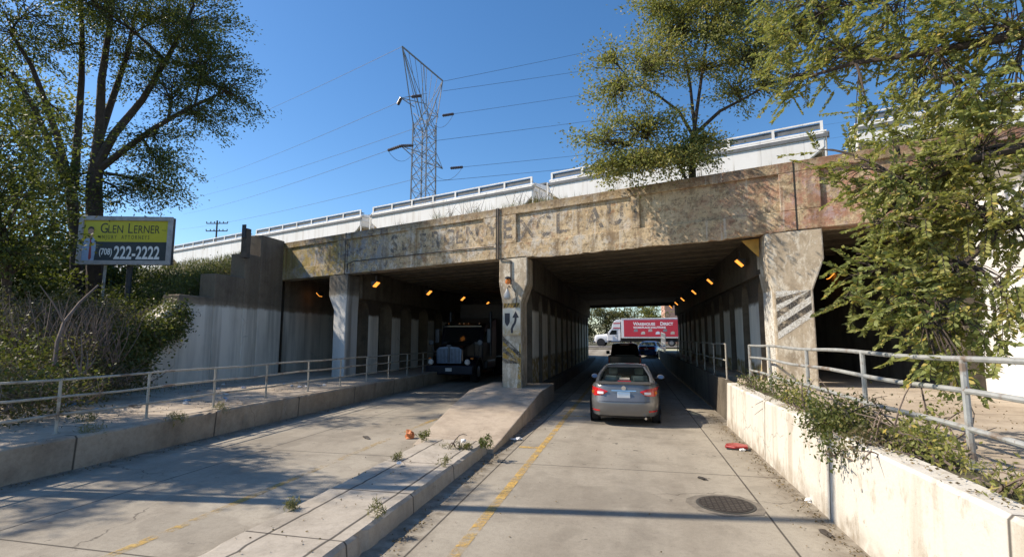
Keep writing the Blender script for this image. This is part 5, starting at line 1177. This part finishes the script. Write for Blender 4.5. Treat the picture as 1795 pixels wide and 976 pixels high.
# --- overhanging tree on the right: trunk stands outside the frame, fronds of paired leaflets hang in
def frond_tree(label, base, limbs, sprays, lm, leaf, seed):
    rs = np.random.RandomState(seed); t = thing('overhanging_tree', label, 'tree', tuple(base)); m = MB(); C, D = [], []
    for pts, r0, r1 in limbs:
        n = len(pts); m.tube(pts, [r0 + (r1 - r0) * i / (n - 1) for i in range(n)], 7)
    for c, rad, nf, li, dirv in sprays:
        nf = int(nf * 1.35)
        c = Vector(c); pts = limbs[li][0]; s0 = min(pts[1:], key=lambda p: (p - c).length)
        br_ = bez(s0, s0.lerp(c, .5) + Vector((0, 0, .25)), c, 6); m.tube(br_, [.03, .026, .022, .018, .014, .011, .009], 5)
        for k in range(nf):
            v = Vector(rs.normal(size=3)).normalized() * (rs.uniform(.05, 1) ** .5); p = c + Vector((v.x * rad[0], v.y * rad[1], v.z * rad[2]))
            q = br_[rs.randint(1, 7)]
            if rs.rand() < .55: m.tube(bez(q, q.lerp(p, .5) + Vector((0, 0, .12)), p, 3), [.009, .008, .006, .005], 4, cap=False)
            L_ = rs.uniform(.28, .55); d = Vector(dirv) * .8 + Vector(rs.normal(size=3)) * .75; d.z -= .02; d.normalize()
            e1 = p + d * L_ * .5; e2 = p + d * L_ + Vector((0, 0, -.03 * L_ - .01)); ln = bez(p, e1, e2, 3); m.tube(ln, [.005, .004, .003, .002], 3, cap=False)
            side = d.cross(Vector((0, 0, 1)));
            side = side.normalized() if side.length > .05 else Vector((1, 0, 0))
            n = int(L_ / .030)
            for i in range(n):
                f = (i + .6) / n; a = ln[0] * (1 - f) ** 2 + e1 * 2 * f * (1 - f) + e2 * f * f
                for sg in (-1, 1):
                    dr = side * sg * .8 + d * .75 + Vector((0, 0, rs.uniform(-.5, .15))); dr = dr.normalized(); C.append(tuple(a + dr * leaf[0] * .5)); D.append(tuple(dr))
    m.build('trunk', M['bark'], t, smooth=True, fix=False); leafmesh('crown', C, D, leaf[0], leaf[1], M[lm], t, seed, fold=.12); return t
rb = Vector((10.2, 6.8, 2.2))
A_ = Vector((9.6, 7.0, 6.0)); 
frond_tree('yellow green tree overhanging from the right edge with fronds in front of the tunnel', rb,
   [([rb, Vector((10.0, 6.9, 4)), A_, Vector((9.2, 7.4, 9))], .22, .12),
    ([A_, PX(1800, 60, 9.6), PX(1640, 90, 9.6), PX(1500, 110, 9.8), PX(1400, 140, 10.2)], .09, .02),
    ([A_, PX(1830, 250, 9), PX(1700, 280, 8.8), PX(1600, 330, 8.6), PX(1520, 400, 8.4)], .08, .02),
    ([A_, PX(1850, 330, 8.8), PX(1760, 400, 8.4), PX(1680, 470, 8), PX(1600, 520, 7.8)], .07, .02),
    ([Vector((9.2, 7.4, 9)), PX(1750, -30, 10), PX(1600, -20, 10.3), PX(1450, 20, 10.6)], .09, .02)],
   [(PX(1400, 60, 10.6), (.75, .9, .55), 60, 4, (-.7, .3, -.1)), (PX(1480, 100, 10.2), (.8, .9, .5), 62, 1, (-.7, .2, -.2)), (PX(1400, 140, 10.3), (.5, .6, .3), 26, 1, (-.8, .2, -.2)), (PX(1560, 40, 10.2), (.8, .9, .5), 50, 4, (-.7, .2, -.2)),
    (PX(1640, 90, 9.8), (.8, .8, .5), 52, 1, (-.6, .1, -.3)), (PX(1730, 60, 9.6), (.8, .8, .7), 70, 1, (-.6, .1, -.2)), (PX(1780, 160, 9.4), (.7, .7, .6), 56, 1, (-.6, .1, -.3)), (PX(1520, 190, 9.6), (.35, .5, .35), 14, 1, (-.2, .1, -.8)), (PX(1600, 170, 9.6), (.5, .6, .25), 22, 1, (-.4, .1, -.6)), (PX(1690, 190, 9.2), (.5, .6, .3), 26, 1, (-.4, .1, -.6)),
    (PX(1480, 10, 10.6), (.9, .9, .5), 50, 4, (-.7, .2, -.1)), (PX(1700, -10, 10), (1.0, .9, .5), 50, 4, (-.6, .2, -.1)), (PX(1400, 0, 10.8), (.7, .9, .4), 40, 4, (-.7, .2, -.1)),
    (PX(1740, 270, 9), (.7, .7, .5), 62, 2, (-.6, .1, -.3)), (PX(1640, 300, 8.8), (.6, .6, .4), 50, 2, (-.7, .0, -.3)), (PX(1560, 330, 8.6), (.55, .55, .35), 40, 2, (-.8, .0, -.3)), (PX(1490, 300, 8.8), (.35, .4, .25), 14, 2, (-.9, .0, -.2)),
    (PX(1690, 380, 8.5), (.65, .65, .45), 62, 3, (-.7, .0, -.4)), (PX(1600, 410, 8.2), (.55, .55, .4), 50, 2, (-.8, 0, -.4)), (PX(1530, 470, 7.9), (.35, .4, .28), 20, 3, (-.9, 0, -.35)), (PX(1780, 400, 8.5), (.5, .6, .5), 44, 3, (-.6, 0, -.4)),
    (PX(1660, 480, 7.9), (.5, .5, .4), 52, 3, (-.7, 0, -.5)), (PX(1590, 540, 7.6), (.38, .4, .3), 30, 3, (-.8, 0, -.5)), (PX(1690, 570, 7.4), (.4, .4, .3), 34, 3, (-.5, 0, -.7)), (PX(1490, 520, 7.8), (.18, .2, .12), 5, 3, (-.95, 0, -.35)), (PX(1760, 510, 7.8), (.25, .4, .3), 16, 3, (-.4, 0, -.7)), (PX(1680, 640, 7.0), (.2, .25, .16), 9, 3, (-.3, 0, -.8)), (PX(1640, 620, 7.2), (.2, .25, .14), 8, 3, (-.5, 0, -.7)), (PX(1560, 250, 9), (.3, .4, .2), 10, 2, (-.8, 0, -.3)), (PX(1440, 262, 9), (.08, .1, .05), 2, 2, (-.98, 0, -.1))],
   'leafR', (.078, .042), 41)
# shrub dappling the coping right of the joint
simple_tree('sapling rooted behind the right end of the coping', 1640, 300, 15.5, [(PX(1600, 250, 15.5), (1.2, .6, .4), 24), (PX(1680, 240, 15.5), (1.2, .6, .6), 26)], 'leafR', (.11, .05), 42, 50, None, z=6.2, sigma=.2, tr=.05)

# --- brambles, shrubs and weeds
def shrub(label, blobs, lm, leaf, seed, per=80, stems=10, group='shrubs on the left embankment', name='shrub', cat='shrub', sigma=.22, stick='stick', sl_=.7):
    rs = np.random.RandomState(seed); c0 = Vector(blobs[0][0]); z0 = min(Vector(b[0]).z - b[1][2] for b in blobs); base = Vector((c0.x, c0.y, z0))
    t = thing(name, label, cat, tuple(base), 0, group); C, D = [], []; m = MB()
    for c, rad, n in blobs:
        c = Vector(c)
        for k in range(n):
            v = rs.normal(size=3); v /= np.linalg.norm(v); p = np.array(c) + v * np.array(rad) * rs.uniform(.3, 1) ** .5
            nl = int(per * rs.uniform(.5, 1.5)); C.append(p + rs.normal(size=(nl, 3)) * sigma); D.append(rs.normal(size=(nl, 3)) + np.array([0, 0, .5]))
            if k % 2 == 0 and rad[0] > .15: b_ = Vector((c.x + rs.uniform(-.5, .5) * rad[0], c.y + rs.uniform(-.5, .5) * rad[1], c.z - rad[2])); pe = Vector(p) + Vector(rs.normal(size=3)) * .2; m.tube(bez(b_, b_.lerp(pe, .5) + Vector((0, 0, .2)), pe, 4), [.014, .012, .01, .007, .004], 4, cap=False)
        for k in range(stems):
            a = Vector((c.x + rs.uniform(-1, 1) * rad[0], c.y + rs.uniform(-1, 1) * rad[1], c.z - rad[2] * .6)); h = rs.uniform(.8, 1.7) * sl_ * (rad[2] * 1.4)
            q_ = min(.6, 1.2 * max(rad[0], rad[2])); b_ = a + Vector((rs.uniform(-q_, q_), rs.uniform(-q_, q_), h)); m.tube(bez(a, a.lerp(b_, .5) + Vector((rs.uniform(-.25, .25), rs.uniform(-.25, .25), 0)), b_, 4), [.011, .010, .008, .006, .003], 4, cap=False)
    C = np.concatenate(C); D = np.concatenate(D); kk = ~((C[:, 0] > -16.75) & (C[:, 0] < -12) & (C[:, 1] > 15.6)); C = C[kk]; D = D[kk]
    m.build('stems', M[stick], t, fix=False); leafmesh('foliage', C, D, leaf[0], leaf[1], M[lm], t, seed); return t
Sx = lambda u, v, d: PX(u, v, d)
shrub('pale green bramble thicket at the far left above the railing', [(Sx(10, 590, 18.6), (1.2, 1.2, .5), 32), (Sx(50, 575, 19.2), (.9, 1.0, .4), 22)], 'leafB', (.09, .055), 51, 55, 30)
shrub('brown dying bramble thicket around the left billboard post', [(Sx(110, 570, 19.6), (1.2, 1.1, .6), 36), (Sx(180, 570, 20.4), (1.1, 1.1, .55), 36), (Sx(60, 540, 19.6), (1.2, 1, .4), 24), (Sx(140, 545, 20.6), (1.3, 1, .35), 20)], 'leafB', (.09, .05), 52, 50, 44)
shrub('green creeper mass hanging over the low end of the wing wall', [(Sx(205, 615, 20.0), (.75, .8, .55), 40), (Sx(250, 580, 21.2), (.7, .8, .3), 26), (Sx(180, 640, 19.4), (.7, .7, .35), 22), (Sx(285, 572, 21.6), (.5, .7, .25), 26), (Sx(318, 548, 22.3), (.4, .6, .2), 22), (Sx(255, 600, 20.6), (.5, .6, .3), 24), (Sx(235, 640, 20.0), (.4, .5, .4), 16)], 'leafG', (.11, .075), 53, 70)
shrub('brown leafy brush on the low bank left of the creepers', [(Sx(90, 630, 17.4), (1.3, 1.0, .45), 34), (Sx(20, 655, 16.4), (1.2, 1.0, .4), 30), (Sx(150, 650, 17.4), (.8, .7, .3), 20), (Sx(60, 690, 15.0), (1.1, .8, .25), 24), (Sx(200, 660, 17.6), (.7, .6, .25), 20), (Sx(-20, 700, 14), (1, .8, .3), 20)], 'leafB', (.085, .05), 54, 50, 40)
shrub('dark brushy undergrowth at the left edge by the sidewalk', [(Sx(-10, 630, 16.8), (1.2, 1.2, .5), 34), (Sx(30, 685, 14.4), (1.0, .7, .16), 18), (Sx(110, 672, 15.6), (.9, .6, .12), 12)], 'leafL', (.09, .055), 55, 60, 20)
shrub('grassy green bush on the slope right of the billboard', [(Sx(320, 512, 24.5), (1.1, 1.1, .4), 40), (Sx(360, 492, 25), (.9, .9, .4), 30)], 'leafG', (.16, .03), 56, 80, 10)
shrub('yellow green bush at the top of the slope by the stepped wall', [(Sx(395, 472, 26), (.7, .8, .35), 24), (Sx(350, 480, 27), (1.2, 1, .35), 24)], 'leafM', (.13, .03), 57, 70, 8)
shrub('dark ivy bush below the train at the top of the slope', [(Sx(300, 492, 28), (1.5, 1.4, .3), 40), (Sx(250, 520, 27), (1.5, 1.4, .35), 40)], 'leafL', (.11, .07), 58, 80, 8)
shrub('shrub spilling over the wing wall below the billboard', [(Sx(280, 560, 22.2), (.9, .8, .3), 26), (Sx(315, 540, 23.4), (.9, .7, .3), 24)], 'leafB', (.10, .055), 59, 60, 20)
shrub('green shrub behind the dark billboard post', [(Sx(250, 555, 24), (1.1, 1, .45), 34), (Sx(200, 545, 24.5), (1.0, 1, .4), 30)], 'leafL', (.11, .07), 60, 80, 10)
shrub('twiggy leafless brush in front of the low wall', [(Sx(105, 600, 17.4), (1.0, .8, .5), 8), (Sx(150, 615, 17.6), (.8, .6, .5), 6)], 'leafB', (.06, .03), 61, 22, 80, sl_=1.3)
t = thing('dead_trunk', 'bare leaning dead trunk among the brambles below the billboard', 'dead tree', tuple(Sx(95, 640, 15.5)))
m = MB(); m.tube(TRP := [Sx(95, 640, 15.5), Sx(100, 600, 15.6), Sx(112, 565, 15.8), Sx(140, 530, 16.2), Sx(172, 500, 16.8)], [.045, .04, .036, .03, .02], 7); m.build('stem', M['stick'], t, smooth=True)
m = MB()
for k_, (a_, b_) in enumerate([((140, 655), (118, 600)), ((140, 655), (142, 585)), ((145, 655), (168, 625)), ((112, 565), (70, 500)), ((150, 655), (152, 615))]): m.tube([Sx(*a_, 14.8), Sx((a_[0] + b_[0]) / 2 + 3, (a_[1] + b_[1]) / 2, 14.8), Sx(*b_, 14.9)], [.022, .016, .008], 5)
m.build('branch', M['stick'], t, smooth=True)
# weeds along the right wall
Gw = 'weeds on top of the right wall'
def weed(label, x, y, z, r, n, lm, leaf, seed, per=35, name='weed_clump', g=Gw, sig=.09, stems=6): return shrub(label, [((x, y, z + r[2] * .8), r, n)], lm, leaf, seed, per, stems, g, name, 'weed', sig, 'stick', .5)
weed('low green weeds at the far end of the right wall', 2.75, 12.9, 1.02, (.22, .8, .16), 18, 'leafG', (.06, .03), 71)
weed('tall scraggly weeds at the second railing post', 2.72, 10.4, 1.02, (.2, .6, .30), 18, 'leafG', (.07, .03), 72)
weed('yellow flowered weed patch on the wall top', 2.62, 8.9, 1.02, (.22, .45, .18), 16, 'leafM', (.05, .03), 73)
weed('bushy weed spilling over the white wall, with drooping ends', 2.5, 7.35, 1.0, (.34, .62, .22), 46, 'leafG', (.055, .03), 74, 55)
weed('dangling dark weed strands hanging down the white wall', 2.28, 6.65, .83, (.10, .22, .12), 10, 'leafL', (.05, .03), 75, 20)
weed('leafy weeds beside the nearest right railing post', 2.8, 5.9, 1.0, (.25, .5, .18), 24, 'leafR', (.06, .03), 76)
weed('dry grassy weeds along the near end of the wall', 2.85, 4.6, 1.0, (.3, .7, .14), 20, 'leafM', (.08, .018), 77)
weed('dry weeds behind the railing in the middle of the wall', 2.95, 7.8, 1.02, (.18, 1.1, .18), 18, 'leafB', (.06, .025), 78)
weed('thin shoots reaching through the near railing', 3.2, 6.8, 1.05, (.25, .5, .34), 12, 'leafR', (.06, .03), 79, 22)
weed('sprawling weeds across the wall top near the leafy post', 2.55, 6.3, 1.0, (.30, .45, .12), 22, 'leafB', (.05, .03), 80, 40)
Gm = 'weeds in the joints of the median'
for i, (lb, u, v, z, r, n) in enumerate([('green tuft at the left corner of the ramp foot', 744, 768, .27, (.10, .12, .08), 9), ('dark tuft at the right corner of the ramp foot', 852, 780, .27, (.14, .14, .09), 12), ('straw coloured weeds across the joint below the ramp', 800, 782, .27, (.38, .05, .03), 12),
      ('straw tuft on the right edge of the median, farther one', 779, 812, .27, (.06, .06, .06), 5), ('straw tuft on the right edge of the median, nearer one', 662, 898, .27, (.08, .07, .06), 6), ('small weeds in the left joint of the median', 517, 884, .27, (.06, .14, .03), 6), ('weeds in the left joint farther along the median', 700, 800, .27, (.04, .25, .03), 7)]):
    p = at_z(u, v, z); weed(lb, p.x, p.y, z - .01, r, n, 'grass' if i > 1 else 'leafG', (.09, .010) if i > 1 else (.07, .018), 90 + i, 22, 'weed_tuft', Gm, .03, 0)
Gk = 'weeds along the left kerb'
for i, (lb, u, v) in enumerate([('straw weeds on the left kerb between the second and third posts', 312, 735), ('bushy straw weed hanging over the left kerb joint', 388, 718), ('small green weed by the nearest left kerb joint', 160, 757), ('brown weed clump on the left sidewalk', 145, 738)]):
    p = at_z(u, v, .55); weed(lb, p.x, p.y, .54, (.14, .18, .07), 8, 'grass', (.10, .012), 110 + i, 22, 'weed_tuft', Gk, .05, 0)
# grass on the coping and the embankment
def blades(name, pts, h, wd, mat, seed, label):
    rs = np.random.RandomState(seed); n = len(pts); P = np.array(pts); D = rs.normal(size=(n, 3)) * .35 + np.array([0, 0, 1]); 
    D /= np.linalg.norm(D, axis=1)[:, None]; o = leafmesh(name, P + D * h / 2, D, h, wd, mat, None, seed); tag(o, label, 'grass', kind='stuff'); return o
rs = np.random.RandomState(5); P = []
for k in range(60):
    s_ = rs.uniform(-3.8, 4.2) if k < 44 else rs.uniform(-8, 8); c_ = BT((s_, rs.uniform(.2, 1.3), 6.3)); n = rs.randint(20, 70)
    P += [(c_.x + a, c_.y + b, 6.3 + rs.uniform(0, .28)) for a, b in rs.normal(size=(n, 2)) * .13]
blades('grass', P, .42, .012, M['grass'], 6, 'dry grass growing along the coping of the viaduct')
P = []
for k in range(26000):
    x, y = rs.uniform(-34, -16.5), rs.uniform(6, 30)
    if -((Vector((x, y, 0)) - P0).dot(IV)) < -1.5: continue
    P.append((x, y, emb(x, y)))
blades('grass', P, .34, .022, M['grass'], 7, 'rough grass covering the left embankment')
P = [(rs.uniform(-16.2, -15.0) if rs.rand() < .6 else rs.uniform(-16.2, -13.6), rs.uniform(3, 14), .55) for k in range(3500)]
blades('grass', P, .20, .014, M['grass'], 8, 'dry grass fringe along the back of the left sidewalk')
rs = np.random.RandomState(9); Cc = []
for (xx, sd, n, y0, y1, z_) in ((2.2, .05, 700, 4, 16, .008), (2.05, .18, 260, 4, 16, .008), (-2.5, .07, 420, 3, 16, .008), (-4.08, .06, 420, 3, 14, .008), (-8.95, .10, 600, 5, 20, .008), (-3.35, .3, 90, 3, 9.6, .236), (-10.8, .8, 500, 6, 18, .558), (2.5, .06, 260, 4, 13, 1.066), (-14.2, .9, 900, 7, 18, .558), (-1.0, 2.0, 90, 4, 14, .008), (5.0, 1.2, 400, 5, 12.5, 1.03)):
    Cc += [(rs.normal(xx, sd), rs.uniform(y0, y1), z_ + rs.uniform(0, .01)) for _ in range(n)]
Cc = np.array([p for p in Cc if not (2.27 < p[0] and p[2] < .1)]); Dd = rs.normal(size=(len(Cc), 3)) * np.array([1, 1, .15])
o = leafmesh('fallen_leaves', Cc, Dd, .032, .02, leafmat('dry_leaf_litter', [(0, (.05, .035, .02)), (.5, (.13, .09, .045)), (1, (.26, .19, .09))], .1), None, 9); tag(o, 'dry leaf litter and grit gathered along the kerbs and walls', 'leaf litter', kind='stuff')
for i, s_ in enumerate((-3.4, -2.2, -.2, .7)):
    c_ = BT((s_, .7, 6.35)); lb = ['wiry dark weed on the coping, leftmost of four', 'thin weed on the coping beside the wiry one', 'tall pale weed stalk on the coping in front of the pylon car', 'bushy yellow weed on the coping by the car gap'][i]
    shrub(lb, [((c_.x, c_.y, 6.35 + .35), (.35, .2, .35), 7 if i < 3 else 16)], 'leafM' if i > 1 else 'leafB', (.06, .02), 130 + i, 22, 10, 'weeds on the viaduct coping', 'weed_clump', 'weed', .09, 'stick', 1.3)
# --- beyond the tunnel: a line of trees and a pinkish building
Gf = 'trees beyond the cross street'
for i, (lb, x, y, h, c) in enumerate([('light olive tree beyond the truck, leftmost through the tunnel', -9, 96, 9.5, 'leafFar'), ('olive tree second from the left beyond the truck', -4.5, 99, 10.5, 'leafFar'), ('round olive tree above the truck lettering', .0, 97, 9, 'leafFar'), ('darker green tree right of the round olive tree', 4.2, 100, 10.5, 'leafM'), ('small tree beside the pink building', 12.5, 95, 5.5, 'leafFar'), ('tree left of the tunnel view beyond the street', -14, 98, 10, 'leafM'), ('added dark tree hiding the sky behind the semi truck at the end of the left tunnel', -20, 84, 15, 'leafL'), ('second dark tree added to hide the sky behind the left tunnel', -23.5, 82, 15, 'leafL'), ('third dark tree added to hide the sky far behind the left tunnel', -28, 84, 15, 'leafL'), ('fourth dark tree added to hide the sky farther left behind the left tunnel', -33, 86, 15, 'leafL')]):  # the four dark trees are added to keep bright sky out of the left tunnel
    b = Vector((x, y, .9)); cz = h * .58
    tree('street_tree', lb, 'tree', b, [([b, b + Vector((.1, 0, h * .3)), b + Vector((-.1, .1, h * .6))], .2, .08)],
         [((x, y, cz), (2.6, 2.2, h * .30), 46, (0, .8)), ((x - 1.4, y + .4, cz + .8), (1.8, 1.8, h * .2), 22, (0, .9)), ((x + 1.2, y - .4, cz - 1.3), (2.0, 1.8, h * .22), 26, (0, .7)), ((x, y, h * .28), (2.4, 1.8, h * .14), 20, (0, .5))], c, (.34, .2), Gf, 140 + i, 40, sigma=.5)
t = thing('building', 'pinkish brick building beyond the cross street', 'building', (14, 118, .9))
MB().box(7.2, 30, 112, 125, .8, 13).build('wall', plain('pink_brick', (.52, .30, .22), .9, 0, .12, 1, obj=False), t)
MB().box(7.0, 30.2, 111.8, 125.2, 13.002, 13.5).build('parapet', plain('stone_coping', (.45, .40, .33), .9), t)
for x in (10, 14, 18, 22):
    for z in (4, 8.5): wn = MB().box(x, x + 1.6, 111.93, 111.998, z, z + 2.2).build('window', M['glassd'], t)
t = thing('street_railing', 'pale railing at the far end of the right tunnel', 'railing', (3.3, 56, .9))
for y in (54, 56, 58, 60):
    m = MB(); m.tube([(3.4, y, rz(y)), (3.4, y, rz(y) + 2.0)], .06, 6); m.build('post', M['galv'], t)
for z in (1.0, 1.5, 2.0):
    m = MB(); m.tube([(3.4, 54, rz(54) + z), (3.4, 60, rz(60) + z)], .04, 6); m.build('rail', M['galv'], t)
